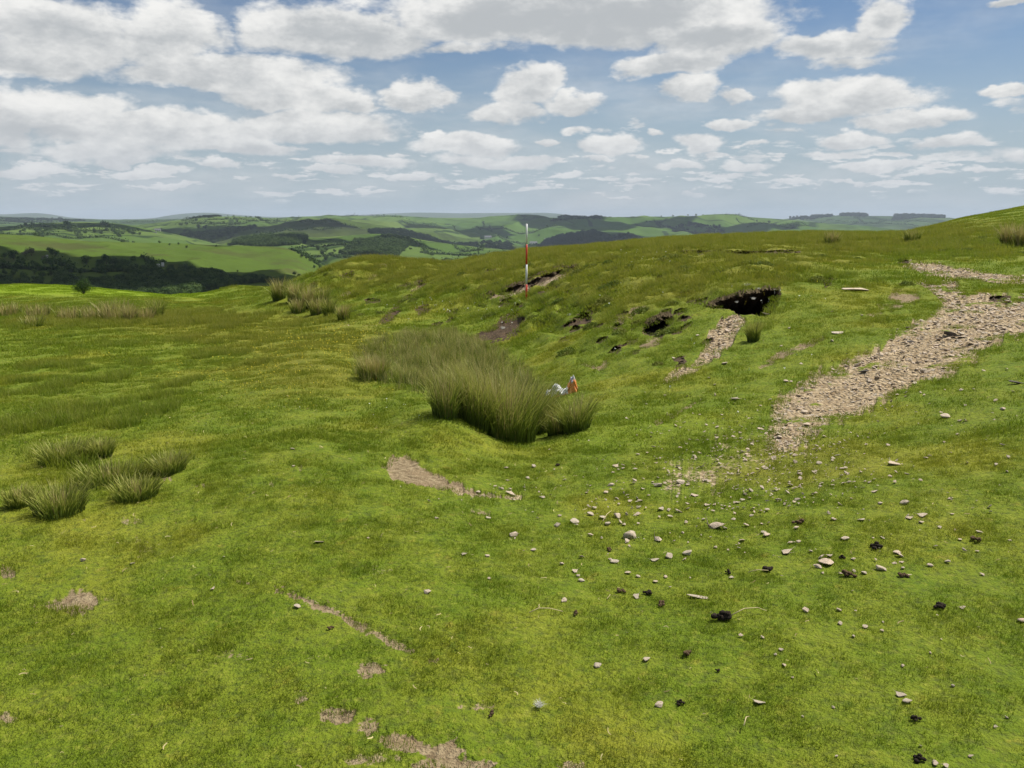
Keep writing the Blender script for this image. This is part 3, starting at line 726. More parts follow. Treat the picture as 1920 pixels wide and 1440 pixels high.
flowers('yellow_flowers', m_fy, [(600,680,120,50,.30),(520,740,110,40,.35),(400,700,120,30,.18),(620,720,100,40,.2),(1500,560,100,30,.08),(350,790,150,25,.12),(250,850,120,30,.06),(700,640,60,20,.1)], 70, .0048, 'tiny yellow flowers dotted through the turf of the near bank')
flowers('white_flowers', m_fw, [(730,768,55,12,.9),(600,760,60,12,.12),(820,790,30,12,.4),(370,790,28,8,1.0),(1480,565,60,14,.3),(1200,490,60,12,.12),(1130,660,60,20,.1),(880,580,120,16,.25),(1400,720,160,40,.08),(1000,1000,500,150,.012),(1180,640,150,80,.05)], 20, .0075, 'white clover and daisies in loose drifts on the turf')

# ------------------------------------------------------------------ rushes
def rush_mesh(name, n, rad, h, seed, tan=.3, fan=.35, wd=.006):
    g = np.random.default_rng(seed)
    V, T, C = blade_set(n, rad, h * .3, h, wd, .2, 0, seed, segs=4, spread=fan)
    k = C[:, 2:3]; dryb = np.repeat((g.random(n) < tan), 9)[:, None]
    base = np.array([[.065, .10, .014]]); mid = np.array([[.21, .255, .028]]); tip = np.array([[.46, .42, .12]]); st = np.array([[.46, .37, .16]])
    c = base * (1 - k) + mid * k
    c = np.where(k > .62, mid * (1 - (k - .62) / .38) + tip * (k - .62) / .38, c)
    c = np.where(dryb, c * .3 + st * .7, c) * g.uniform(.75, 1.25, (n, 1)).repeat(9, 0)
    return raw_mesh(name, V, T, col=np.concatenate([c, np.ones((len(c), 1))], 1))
def rush(px, py, wpx, h, nm, seed, label, tan=.2, n=700, group=None, fan=.35, cat='rushes'):
    x, y, z = ground_at(px, py)
    wd = wpx / (F / y) * .5
    m = rush_mesh(nm, n, wd * .72, h, seed, tan, fan, wd=.0062 * max(1, y / 9))
    V = np.empty(len(m.vertices) * 3, np.float32); m.vertices.foreach_get('co', V); V = V.reshape(-1, 3)
    # roots follow the ground
    gz = tops(V[:, 0] + x, V[:, 1] + y)[0] - z; V[:, 2] += np.clip(gz, -.6, .6) * np.clip(1 - V[:, 2] / (h * 2), 0, 1)
    m.vertices.foreach_set('co', V.ravel()); m.update()
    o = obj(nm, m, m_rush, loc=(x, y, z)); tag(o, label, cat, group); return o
G1 = 'rush clumps at the near end of the hollow'
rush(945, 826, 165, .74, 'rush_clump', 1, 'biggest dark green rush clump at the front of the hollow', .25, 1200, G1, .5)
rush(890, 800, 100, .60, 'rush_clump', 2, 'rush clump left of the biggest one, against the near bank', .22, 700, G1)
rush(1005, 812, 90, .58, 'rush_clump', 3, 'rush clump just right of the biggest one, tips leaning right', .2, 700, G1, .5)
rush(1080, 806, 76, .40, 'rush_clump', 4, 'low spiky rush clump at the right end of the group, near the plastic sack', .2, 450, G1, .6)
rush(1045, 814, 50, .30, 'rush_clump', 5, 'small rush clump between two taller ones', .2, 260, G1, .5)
rush(835, 782, 66, .5, 'rush_clump', 6, 'slim rush clump leaning over the near bank edge', .3, 350, G1)
rush(700, 712, 70, .34, 'heather_tuft', 7, 'brownish heathery tuft on the lip of the near bank', .65, 900, None, .3, 'heather')
G2 = 'rush tussocks on the left pasture'
for (px, py, wp, h, s, lb) in [(112, 962, 92, .26, 11, 'round rush tussock, nearest of those on the left pasture'), (255, 932, 84, .20, 12, 'rush tussock beside a bare earth patch on the left pasture'),
     (210, 902, 130, .20, 13, 'long dark tussock stretching left to right above the two nearest ones'), (318, 886, 60, .20, 14, 'small tussock with a tan bare spot at its foot'),
     (118, 868, 86, .24, 15, 'loose rush tussock behind the two nearest on the left'), (190, 858, 40, .22, 16, 'narrow tussock just right of a loose one'),
     (38, 948, 50, .18, 17, 'faint low tussock at the left edge of the view')]:
    rush(px, py, wp * 1.35, h * .82, 'rush_tussock', s, lb, .08, 520, G2, .5)
G3 = 'pale dry tussocks along the edge of the left pasture'
for i, (px, py, wp, h, tan, lb) in enumerate([(18, 592, 50, .8, .7, 'pale tussock farthest left in the row of dry tussocks'), (70, 596, 50, .75, .8, 'second pale tussock from the left in the dry row'),
     (130, 600, 50, .7, .8, 'straw coloured tussock in the row below the gorse bush'), (175, 600, 60, .75, .6, 'greener tussock in the middle of the dry row'), (215, 600, 60, 1.0, .92, 'tall tan tussock, the reddest of the dry row'),
     (243, 602, 30, .8, .8, 'thin tan tussock beside the tall reddish one'), (290, 598, 36, .95, .1, 'dark green rush tussock at the right end of the dry row'), (275, 602, 30, .6, .9, 'short straw tussock at the foot of the dark one'), (60, 612, 44, .5, .3, 'low dull tussock in front of the dry row')]):
    rush(px, py, wp * 1.2, h * .85, 'dry_tussock', 30 + i, lb, tan, 230, G3, .3)
G4 = 'rushes in the far saddle of the hollow'
for i, (px, py, wp, h, tan, lb) in enumerate([(524, 562, 34, 1.0, .45, 'tall pale rush clump standing at the left of the far saddle'), (552, 566, 34, .9, .5, 'tan rush clump second from left in the far saddle'), (580, 575, 40, .9, .6, 'tan rush clump in the middle of the far saddle'),
     (605, 574, 30, .8, .15, 'dark rush clump at the foot of the grassy knoll'), (618, 592, 30, .7, .1, 'dark green rush clump lowest in the far saddle'), (595, 590, 34, .7, .5, 'mixed green and tan rushes below the dark clumps'),
     (560, 585, 36, .6, .5, 'low rushes at the front of the far saddle'), (645, 600, 30, .5, .6, 'short tan rushes by the foot of the knoll')]):
    rush(px, py, wp, h * .95, 'rush_clump', 50 + i, lb, tan, 300, G4, .3)
for i, (px, py, wp, h, tan, lb) in enumerate([(1888, 462, 26, .75, .8, 'pale dry tussock on the right hillside'), (1912, 462, 24, .7, .8, 'pale dry tussock at the right edge of the view'), (1560, 458, 36, .5, .6, 'tan grass tuft on the skyline right of the scar'), (1710, 455, 36, .5, .2, 'green tussock at the foot of the right hill')]):
    rush(px, py, wp, h, 'dry_tussock', 70 + i, lb, tan, 300, 'tussocks on the right hillside', .3)
# the rest of the rush bed
beds = [[(670,712),(660,668),(700,632),(780,616),(850,616),(900,640),(975,672),(1005,715),(1012,765),(1040,800),(960,815),(880,790),(830,765),(770,735)]]
KR = [(rush_mesh('rush_patch', 66, .24, .62, 80 + i, .28, .45, .0085), m_rush) for i in range(5)]
x, y = ring(6.5, 26, 30, R(20)); z, cvv, ro, ho = tops(x, y); qx, qy = to_px(x, y, z)
d = poly_sd(qx, qy, beds[0]) + 14 * fbm(x * 1.2, y * 1.2, 3)
k = (d > 0) & (rng.random(len(x)) < .48 + .3 * (fbm(x * .9, y * .9, 3) > 0)); x, y, z, d = x[k], y[k], z[k], d[k]
sc = rng.uniform(.55, 1.1, len(x)) * (.45 + .55 * sstep(d, 0, 30)) * np.where(y < 10.5, .92, .70) * np.clip(.7 + (qx[k] - 700) / 700, .7, .95)
scatter('rush_bed', KR, x, y, z, orient(x, y, rng.uniform(0, 6.28, len(x)), .3), sc, rng.integers(0, 5, len(x)), None, 'thick bed of olive rushes filling the hollow behind the front clumps', 'rushes')

# bilberry and heather cushions on the bank
def cushion(seed):
    g = np.random.default_rng(seed); n_ = 420
    v = g.normal(size=(n_, 3)); v /= np.linalg.norm(v, axis=1)[:, None]; v[:, 2] = np.abs(v[:, 2]); v *= g.uniform(.6, 1.0, (n_, 1)) * np.array([.22, .22, .13])
    a = g.normal(size=(n_, 3)); a /= np.linalg.norm(a, axis=1)[:, None]; b = g.normal(size=(n_, 3)); b -= (a * b).sum(1)[:, None] * a; b /= np.linalg.norm(b, axis=1)[:, None]
    q = .016; return raw_mesh('cushion', np.stack([v - a * q, v - b * q, v + a * q, v + b * q], 1).reshape(-1, 3), np.arange(4 * n_).reshape(n_, 4))
def heath_col(t):
    geo = t.node('ShaderNodeNewGeometry'); n_ = t.noise(geo.outputs['Position'], 2.5, 4, .65)
    return t.mix(t.mr(n_, .35, .65), (.11, .16, .022, 1), (.21, .22, .04, 1))
m_heath = leafy('bilberry_leaves', heath_col, .3)
HEA = [(1130,590,170,60,.6),(1060,560,100,40,.4),(900,540,140,40,.5),(720,540,90,40,.5),(1180,640,80,40,.5),(1250,500,160,30,.35),(620,520,40,20,.4),(1300,530,120,20,.3),(1420,640,16,8,2.5),(1530,535,30,10,1.5),(1100,640,60,30,.5),(1690,545,20,8,1.5),(1650,480,120,10,.15),(1840,470,60,20,.3)]
x, y = ring(9, 42, 8); z, cvv, ro, ho = tops(x, y); qx, qy = to_px(x, y, z)
k = (rng.random(len(x)) < blobs(qx, qy, HEA) * (fbm(x * .9, y * .6, 3) > -.02)) & (ho < .02) & (cvv[:, 1] < .2)
x, y, z = x[k], y[k], z[k]
scatter('heath_cushions', [(cushion(880 + i), m_heath) for i in range(4)], x, y, z - .015, orient(x, y, rng.uniform(0, 6.28, len(x))), rng.uniform(.3, .95, len(x)), rng.integers(0, 4, len(x)), None, 'low dark cushions of bilberry and heather on the rough bank', 'heath')
rush(1412, 640, 30, .30, 'dark_tuft', 90, 'dark green leafy tuft on the slope right of the spoil below the cave', 0, 500, None, .3, 'grass tuft')

# ------------------------------------------------------------------ stones
def stone_mesh(name, seed, flat=.5, n=13, longer=1.0, bev=.06):
    import bmesh
    g = np.random.default_rng(seed); bm = bmesh.new()
    p = g.normal(size=(n, 3)); p /= np.linalg.norm(p, axis=1)[:, None]
    p *= g.uniform(.72, 1.0, (n, 1)); p[:, 2] *= flat; p[:, 0] *= longer
    for q in p * .5: bm.verts.new(q)
    r = bmesh.ops.convex_hull(bm, input=bm.verts)
    bmesh.ops.delete(bm, geom=[v for v in bm.verts if not v.link_faces], context='VERTS')
    bmesh.ops.bevel(bm, geom=bm.edges[:], offset=bev * flat, segments=1, affect='EDGES')
    me = bpy.data.meshes.new(name); bm.to_mesh(me); bm.free(); return me
m_stone, t = mat('grey_buff_shale'); tcn = t.node('ShaderNodeTexCoord'); oi = t.node('ShaderNodeObjectInfo')
vv = t.vm('ADD', tcn.outputs['Object'], oi.outputs['Location'])
n_ = t.noise(vv, 5, 5, .65); n2_ = t.noise(vv, 22, 4, .6)
c = t.mix(oi.outputs['Random'], (.50, .43, .32, 1), (.60, .47, .34, 1))
c = t.mix(t.mr(n_, .35, .68), c, t.mix(.5, c, (.30, .24, .18, 1))); c = t.mix(t.m('MULTIPLY', t.mr(n2_, .58, .68), .5), c, (.52, .51, .44, 1))
t.l.new(bsdf(t, c, .9, bump(t, t.m('ADD', n_, n2_), .012, .6)), t.out.inputs[0])
m_dark, t = mat('dark_slate'); tcn = t.node('ShaderNodeTexCoord'); n_ = t.noise(tcn.outputs['Object'], 6, 5, .65)
t.l.new(bsdf(t, t.mix(n_, (.05, .045, .04, 1), (.13, .11, .095, 1)), .85, bump(t, n_, .01, .5)), t.out.inputs[0])
ST = [stone_mesh('stone', 500 + i, *a) for i, a in enumerate([(.55, 12, 1.1), (.7, 11, 1.0), (.4, 12, 1.3), (.85, 12, 1.0), (.6, 10, 1.25), (.45, 14, 1.0), (.65, 13, 1.15), (.5, 9, 1.2)])]
SL = [stone_mesh('stone_slab', 520 + i, .22, 12, 1.9, .12) for i in range(4)]
for m_ in ST + SL: m_.materials.append(m_stone)
DK = [stone_mesh('dark_stone', 540 + i, .4, 12, 1.6) for i in range(2)]
for m_ in DK: m_.materials.append(m_dark)
STONE_XY = []
def stone(px, py, wpx, label=None, me=None, group='loose stones scattered over the turf', nm='stone', cat='stone', yaw=None, rise=.18):
    x, y, z = ground_at(px, py)
    s = wpx / (F / y) * 1.08
    me = me or ST[rng.integers(0, len(ST))]
    o = bpy.data.objects.new(nm, me); COL.objects.link(o)
    o.location = (x, y, z + s * rise * .6 + .003); o.rotation_euler = (rng.normal(0, .16), rng.normal(0, .16), rng.uniform(0, 6.28) if yaw is None else yaw)
    o.scale = (s, s * rng.uniform(.8, 1.1), s * rng.uniform(.42, .8))
    tag(o, label or 'small pale buff stone lying loose on the grass', cat, group); STONE_XY.append((x, y)); return o
BIG = [(1077,980,26,'pale angular stone left of a pink blocky one, upper middle of the turf'),(1157,970,24,'blocky pinkish stone tilted beside a dry stalk'),(964,1006,26,'lone rounded grey-pink stone farthest left of the stone scatter'),
 (1182,1008,34,'flat pink stone broken into two pieces lying together'),(1233,1014,24,'domed pinkish stone above the small brown lump'),(1342,990,36,'long wedge-shaped buff stone tapering left'),
 (1288,1040,26,'white pointed stone lit brightly in mid turf'),(1253,1046,24,'flat pair of stones touching the white pointed one'),(1472,1038,26,'flat mushroom-shaped pale stone'),(1550,1058,36,'largest flat oval pinkish slab in the turf'),
 (1533,1064,18,'cream stone leaning against the large oval slab'),(1650,1068,26,'pale wedge-shaped stone standing on edge'),(1584,1012,24,'lumpy orange and cream stone'),(1677,872,24,'whitish angular stone alone in green grass on the right'),
 (1731,968,18,'orange-tinged stone above a white one'),(1727,981,14,'small white stone under the orange-tinged one'),(1704,972,14,'grey stone left of the orange-tinged one'),(1617,976,18,'low pale stone in the middle of the upper scatter'),
 (1563,975,14,'small white stone right of a brown clod'),(1425,1320,24,'rough square cream stone in the lower turf'),(1236,1324,24,'heart-shaped cream stone left of a black lump'),(1700,1317,24,'chunky pinkish stone in the lower right turf'),
 (1690,1306,20,'thin grey stone behind the chunky pinkish one'),(558,1139,18,'white stone alone beside the worn line in the turf'),(599,1018,18,'white sliver of stone on the left turf'),(400,1105,14,'small brown stone left of the worn line'),
 (801,1112,18,'grey stone in the open turf, lower left'),(1058,1128,18,'pink stone in the middle turf'),(1120,1250,20,'pale thin stone low in the middle turf'),(1212,1238,20,'cream stone pair in the lower middle turf'),
 (1916,1166,24,'grey stone cut by the right edge of the view'),(1753,1433,22,'pale stone at the very bottom edge'),(1775,1438,14,'small pale stone right of the one at the bottom edge'),(1622,1178,16,'grey angular stone in the right-hand turf'),
 (1430,1197,12,'small grey stone below the dark clod with a stalk'),(1464,1220,12,'upper of two small cream stones close together'),(1454,1229,10,'lower of two small cream stones close together'),(1470,1249,14,'small brownish stone below two cream ones'),
 (1806,1141,12,'small pale stone right of a dark brown clod'),(1743,1062,16,'small dark-edged pale stone'),(156,1052,14,'small buff stone by the left edge of the view'),(249,1058,10,'small white stone on the left turf'),
 (1378,750,22,'pale flat stone on the green bank below the cave'),(1359,683,14,'white stone on the bank under the spoil'),(1607,546,0,'')]
for (px, py, wp, lb) in BIG[:-1]:
    stone(px, py, wp, lb, group=None, nm='stone')
slab = SL[0]
stone(1607, 546, 36, 'long white slab lying on the bank right of the cave', slab, None, 'stone_slab', 'stone', .25, .12)
sl_ = stone(1313, 1121, 34, 'long pale slab half sunk in the turf', SL[1], None, 'stone_slab', 'stone', -.35, .05); sl_.scale.y *= .5
stone(1573, 625, 20, 'thin pale slab on the slope left of the track', SL[2], None, 'stone_slab', 'stone', .4, .12)
stone(1780, 630, 30, 'dark slate slab lying on the stony track', DK[0], None, 'stone_slab', 'stone', .3, .2)
stone(1908, 720, 22, 'dark slate by the right edge of the view', DK[1], None, 'stone_slab', 'stone', -.5, .2)
stone(1708, 642, 14, 'dark brown stone on the left edge of the track', DK[1], None, 'stone', 'stone')
stone(1625, 699, 20, 'dark stone low on the left edge of the track', DK[0], None, 'stone', 'stone')
stone(1798, 634, 26, 'pale flat stone touching the dark slate on the track', SL[3], None, 'stone_slab', 'stone', .2, .15)
stone(1820, 646, 22, 'cream stone right of the dark slate on the track', None, None)
stone(1715, 720, 16, 'rounded pale stone at the lower edge of the track', None, None)
stone(1773, 783, 24, 'pale leaning stone on green slope below the track', None, None)
SMALL = [(870,1040,14),(914,1044,14),(819,973,12),(1001,1033,16),(1053,1059,14),(1077,1073,16),(1084,1081,12),(1090,1090,18),(1152,1055,22),(1144,1050,10),(1178,1076,18),(1196,1082,14),(1229,1092,14),(1248,1083,14),(1229,1052,18),
 (1371,1085,14),(1192,1121,18),(917,1086,10),(1049,968,10),(1108,966,20),(1131,973,20),(1139,984,18),(1193,966,16),(1170,985,14),(1180,1025,8),(1290,1018,8),(1319,975,10),(1342,1028,12),(1365,1033,10),(1391,1015,16),(1381,1023,6),
 (1276,906,24),(1224,905,8),(1234,912,24),(1145,911,16),(1205,918,12),(1157,937,14),(1181,941,14),(1200,940,14),(1240,956,20),(1273,961,18),(1325,948,16),(1340,947,10),(1383,943,12),(1302,930,16),(1289,945,10),(1408,968,12),(1428,984,10),
 (1437,1005,20),(1431,1000,16),(1497,1017,12),(1520,1035,10),(1600,1050,14),(1556,1044,20),(1601,1072,12),(1637,1010,8),(1655,1010,10),(1682,1038,24),(1690,1055,10),(1676,1057,10),(1692,1067,12),(1620,1076,18),(1576,1077,12),(1542,1076,10),
 (1800,1013,12),(1841,1079,14),(1832,1035,10),(1763,990,10),(1835,998,14),(1893,1014,8),(1790,995,8),(1572,1145,16),(1574,1171,16),(1600,1195,14),(1654,1184,12),(1655,1168,8),(1598,1109,6),(1562,1310,0),(1562,1328,10),(1568,1420,12),
 (1692,1250,12),(1744,1226,10),(1787,1288,12),(1865,1364,10),(1887,1347,12),(1819,1420,14),(1726,1400,10),(1715,1320,0),(1486,1272,8),(1690,1240,0),(1765,1200,6),(1505,1345,8),(1557,1440,0),(896,924,14),(958,928,24),(940,918,12),(1014,934,10),
 (1000,876,14),(1045,874,8),(1154,876,16),(1168,880,12),(1190,902,14),(1217,930,8),(1107,912,8),(1100,925,10),(1135,925,14),(1280,1000,8),(1480,905,10),(1500,890,14),(1535,870,16),(1560,865,10),(1580,880,14),(1630,906,12),(1592,905,12),(1640,923,14),(1695,945,24),
 (1650,945,12),(1785,965,10),(1782,936,12),(1735,860,14),(1700,890,12),(1770,830,10),(1800,790,12),(1880,768,14),(1795,815,8),(1900,735,10),(1888,885,8),(1420,880,10),(1395,860,8),(1445,810,10),(1455,790,16),(1475,798,12),(1490,855,14),(1345,802,12),
 (1425,805,14),(1500,720,14),(1474,716,14),(1560,640,10),(1480,616,8),(1262,672,8),(1247,742,8),(1308,630,12),(549,843,10),(550,875,10),(420,1045,6),(300,1180,6),(640,1110,6),(690,1010,8),(1560,585,8),(1616,592,8),(1436,590,16),(1340,722,8)]
for (px, py, wp) in SMALL:
    if wp: stone(px, py, wp * .92)
# stones of the track
tx = 0; kk = 0
while kk < 55:
    px = rng.uniform(1450, 1915); py = rng.uniform(560, 850)
    if poly_sd(np.array([px]), np.array([py]), PATCH[0][1])[0] < 4: continue
    stone(px, py, rng.uniform(7, 17), 'small flat shale stone lying in the stony track', group='shale stones on the track'); kk += 1
# pebbles and shale chips, too many to count
KP = [(stone_mesh('chip', 560 + i, .34, 9, 1.35), m_stone) for i in range(6)]
def pebbles(name, r0, r1, dn, wt, s0, s1, label):
    x, y = ring(r0, r1, dn, R(34)); z, cvv, ro, ho = tops(x, y); qx, qy = to_px(x, y, z)
    k = (rng.random(len(x)) < wt(qx, qy, cvv)) & (ho < .02); x, y, z = x[k], y[k], z[k]
    s = (s0 + (s1 - s0) * rng.random(len(x)) ** 2.5) * np.clip(y / 10, .7, 1.3)
    scatter(name, KP, x, y, z + s * .08 + (.008 if name == 'turf_pebbles' else 0), np.stack([rng.normal(0, .3, len(x)), rng.normal(0, .3, len(x)), rng.uniform(0, 6.28, len(x))], -1), s, rng.integers(0, 6, len(x)), None, label, 'shale chips')
pebbles('track_shale', 6, 30, 300, lambda a, b, c: np.clip(c[:, 1] - .15, 0, 1) ** 1.2, .010, .075, 'countless shale chips surfacing the track and the spoil below the cave')
SCAT = [(1250,940,260,55,.22),(1400,870,170,60,.42),(1465,932,55,16,1.6),(1340,880,110,40,.3),(1480,830,90,40,.5),(1560,880,80,50,.2),(1500,990,260,60,.05),(1650,1000,200,70,.04),(1600,850,160,80,.06),(1200,1000,250,60,.04),(1500,1150,400,120,.008),(940,925,60,10,.3),(1650,750,200,70,.05),(1850,900,120,120,.02),(1500,1350,400,80,.005)]
pebbles('turf_pebbles', 2.2, 13, 460, lambda a, b, c: blobs(a, b, SCAT), .016, .060, 'small pebbles strewn through the short turf below the track')

# ------------------------------------------------------------------ droppings and clods
def clod_mesh(name, seed, lumps=9, flat=.55):
    import bmesh
    g = np.random.default_rng(seed); bm = bmesh.new()
    for k in range(lumps):
        q = g.normal(0, .22, 3); q[2] = abs(q[2]) * flat
        r = bmesh.ops.create_icosphere(bm, subdivisions=2, radius=g.uniform(.16, .27))
        for v in r['verts']:
            d = 1 + .18 * math.sin(v.co.x * 31 + k) * math.cos(v.co.y * 27 + k * 2)
            v.co = v.co * d; v.co.z *= .75; v.co += Vector(q)
    me = bpy.data.meshes.new(name); bm.to_mesh(me); bm.free()
    for p in me.polygons: p.use_smooth = True
    return me
m_dung, t = mat('dry_dung'); tcn = t.node('ShaderNodeTexCoord'); n_ = t.noise(tcn.outputs['Object'], 7, 5, .7)
t.l.new(bsdf(t, t.mix(t.mr(n_, .35, .7), (.018, .014, .010, 1), (.085, .058, .036, 1)), .9, bump(t, n_, .05, .8)), t.out.inputs[0])
m_clod, t = mat('earth_clod'); tcn = t.node('ShaderNodeTexCoord'); n_ = t.noise(tcn.outputs['Object'], 7, 5, .7)
t.l.new(bsdf(t, t.mix(t.mr(n_, .35, .7), (.10, .06, .03, 1), (.27, .18, .10, 1)), .95, bump(t, n_, .05, .8)), t.out.inputs[0])
DG = [clod_mesh('dung', 600 + i, a) for i, a in enumerate((7, 9, 12))]; CL = [clod_mesh('clod', 610 + i, 8) for i in range(2)]
for m_ in DG: m_.materials.append(m_dung)
for m_ in CL: m_.materials.append(m_clod)
for i, (px, py, wp, k, lb) in enumerate([(1641, 1027, 24, 0, 'black dropping resting against a pale stone'), (1438, 1071, 24, 0, 'flat-topped dark dropping in the middle of the turf'), (1354, 1163, 36, 0, 'long black dropping with a dry stalk beside it'),
     (1275, 1320, 18, 0, 'black egg-shaped dropping right of the heart-shaped stone'), (1763, 1141, 24, 0, 'dark brown dropping on the right-hand turf'), (1716, 1352, 20, 0, 'dark dropping below the chunky pinkish stone'),
     (1722, 1425, 26, 0, 'dark dropping at the bottom right of the view'), (1215, 1115, 18, 0, 'round dark dropping right of a pale stone'), (1366, 1076, 14, 0, 'small dark dropping touching a pale stone'),
     (1164, 1111, 16, 1, 'brown clod left of a round dark dropping'), (1495, 982, 20, 1, 'brown clod in the upper scatter of stones'), (1828, 1015, 20, 1, 'brown clod on the right-hand turf'), (1290, 1229, 22, 1, 'brown and orange clod low in the middle turf'),
     (1241, 1136, 18, 1, 'ragged brown clod below a pale stone'), (1078, 1153, 14, 1, 'small ragged brown clod in the middle turf'), (1143, 1033, 12, 1, 'small round brown clod among stones'), (1592, 1082, 24, 1, 'broken dark clod below the large oval slab'),
     (1692, 1082, 18, 1, 'brown clod below the wedge-shaped stone'), (1580, 1048, 14, 0, 'small black dropping above the oval slab'), (1346, 1260, 10, 0, 'tiny black dropping in the lower turf'), (920, 1342, 16, 1, 'small brown clod low on the left turf'), (619, 1180, 12, 1, 'small clod beside the worn line'),
     (1046, 874, 10, 0, 'tiny dark dropping in front of the rush clumps'), (1188, 1026, 0, 1, '')]):
    if not wp: continue
    x, y, z = ground_at(px, py); s = wp / (F / y)
    me = (DG if k == 0 else CL)[i % (3 if k == 0 else 2)]
    o = bpy.data.objects.new('dropping' if k == 0 else 'earth_clod', me); COL.objects.link(o)
    o.location = (x, y, z + .08 * s + .004); o.rotation_euler = (0, 0, rng.uniform(0, 6)); o.scale = (s, s * .8, s * .95)
    tag(o, lb, 'dropping' if k == 0 else 'clod')
# dry stalks lying on the turf
m_stalk, t = mat('dry_stalk'); t.l.new(bsdf(t, (.55, .46, .24, 1), .7), t.out.inputs[0])
def tube(name, pts, r0, r1, sides=6):
    V = []; Fc = []
    for i, p in enumerate(pts):
        p = Vector(p); d = (Vector(pts[min(i + 1, len(pts) - 1)]) - Vector(pts[max(i - 1, 0)])).normalized()
        a = d.orthogonal().normalized(); b = d.cross(a); r = r0 + (r1 - r0) * i / (len(pts) - 1)
        V += [tuple(p + (a * math.cos(k * 2 * math.pi / sides) + b * math.sin(k * 2 * math.pi / sides)) * r) for k in range(sides)]
    for i in range(len(pts) - 1):
        for k in range(sides): Fc.append((i * sides + k, i * sides + (k + 1) % sides, (i + 1) * sides + (k + 1) % sides, (i + 1) * sides + k))
    b = len(V); V.append(tuple(pts[0])); V.append(tuple(pts[-1]))
    for k in range(sides):
        Fc.append((b, (k + 1) % sides, k, k)); e = (len(pts) - 1) * sides; Fc.append((b + 1, e + k, e + (k + 1) % sides, e + (k + 1) % sides))
    me = bpy.data.meshes.new(name); me.from_pydata(V, [], [tuple(dict.fromkeys(f)) for f in Fc]); me.update()
    for p in me.polygons: p.use_smooth = True
    return me
for (pts, lb) in [([(992, 1158), (1010, 1154), (1030, 1152), (1055, 1152)], 'dry bent stalk lying on the turf left of the long black dropping'), ([(1372, 1162), (1395, 1155), (1420, 1151), (1437, 1151)], 'dry stalk poking out of the long black dropping'),
                  ([(1130, 984), (1138, 974), (1146, 966)], 'short straw leaning on the blocky pinkish stone'), ([(1394, 1372), (1398, 1362), (1404, 1358)], 'short curled straw low on the turf'), ([(1402, 1081), (1420, 1081), (1440, 1080)], 'thin straw below the flat-topped dropping')]:
    W3 = [ground_at(a, b) for a, b in pts]
    W3 = [(p[0], p[1], p[2] + .022 + .012 * math.sin(i * 1.3)) for i, p in enumerate(W3)]
    c0 = W3[0]; o = obj('dry_stalk', tube('dry_stalk', [(p[0] - c0[0], p[1] - c0[1], p[2] - c0[2]) for p in W3], .0022, .0014), m_stalk, loc=c0); tag(o, lb, 'straw')

# ------------------------------------------------------------------ plastic sack
import bmesh
x, y, z = ground_at(1052, 742)
gs = 60; uu, vv_ = np.meshgrid(np.linspace(-1, 1, gs), np.linspace(-1, 1, 36))
hx = uu * .20 * (1 + .12 * vv_)
prof = np.interp(uu, [-1, -.75, -.5, -.3, -.1, .1, .3, .5, .68, .85, 1], [.02, .055, .075, .135, .12, .06, .05, .10, .20, .215, .05])
fold = 1 - np.abs(vv_) ** 2.2
hz_ = prof * fold * (1 + .45 * fbm(uu * 3.2 + 4, vv_ * 2.2, 3, .6)) + .016 * fbm(uu * 9, vv_ * 7, 3, .7) + .01 * np.abs(fbm(uu * 14, vv_ * 3 + 9, 2)) - .01
hy = vv_ * .10 + .05 * fbm(uu * 2, vv_ * 2 + 3, 2)
me = grid_mesh('plastic_sack', hx, hy, hz_)
ca = np.zeros(uu.shape + (4,)); ca[..., 3] = 1
orange = ((uu > .42) & (vv_ < .25 + .25 * np.sin(uu * 9)) & (hz_ < .165)) | (hz_ < .022 + .012 * fbm(uu * 7, vv_ * 4, 2)); blue = (np.abs(uu - .72) < .07) & (hz_ > .13)
ca[..., :3] = (.85, .86, .85); ca[orange, :3] = (.85, .28, .06); ca[blue, :3] = (.55, .5, .62)
A = me.attributes.new('tint', 'FLOAT_COLOR', 'POINT'); A.data.foreach_set('color', ca.astype(np.float32).ravel())
m_sack, t = mat('crumpled_plastic'); ti = attr(t, 'tint'); tcn = t.node('ShaderNodeTexCoord')
t.l.new(bsdf(t, ti.outputs['Color'], .35, bump(t, t.noise(tcn.outputs['Object'], 28, 4, .7, 1.5), .02, .8), .5), t.out.inputs[0])
o = obj('plastic_sack', me, m_sack, loc=(x, y, z + .02)); o.rotation_euler = (.1, -.12, .1)
md = o.modifiers.new('sheet', 'SOLIDIFY'); md.thickness = .002
tag(o, 'crumpled white and orange plastic sack lying behind the rush clumps', 'plastic sack')

# ------------------------------------------------------------------ ranging pole
x, y, z = ground_at(987, 564, 12)
root = bpy.data.objects.new('ranging_pole', None); COL.objects.link(root)
y = y; root.location = (x, y, z); tag(root, 'thin red and white banded survey pole standing upright in the turf', 'survey pole')
m_red, t = mat('red_paint'); t.l.new(bsdf(t, (.62, .055, .022, 1), .4, spec=.4), t.out.inputs[0])
m_white, t = mat('white_paint'); t.l.new(bsdf(t, (.80, .79, .76, 1), .4, spec=.4), t.out.inputs[0])
m_steel, t = mat('steel_point'); b_ = t.node('ShaderNodeBsdfPrincipled'); b_.inputs['Metallic'].default_value = .9; b_.inputs['Base Color'].default_value = (.35, .34, .33, 1); b_.inputs['Roughness'].default_value = .45; t.l.new(b_.outputs[0], t.out.inputs[0])
pxm = F / (y * cp)       # pixels per metre there
def zz(py): return (ray_z(py))
def ray_z(py):
    v = (720 - py) / F; s = y / (cp + v * sp); return EYE + s * (v * cp - sp)
hts = [ray_z(p) - z for p in (567, 533, 496, 458, 420)]
print('pole', x, y, z, hts)
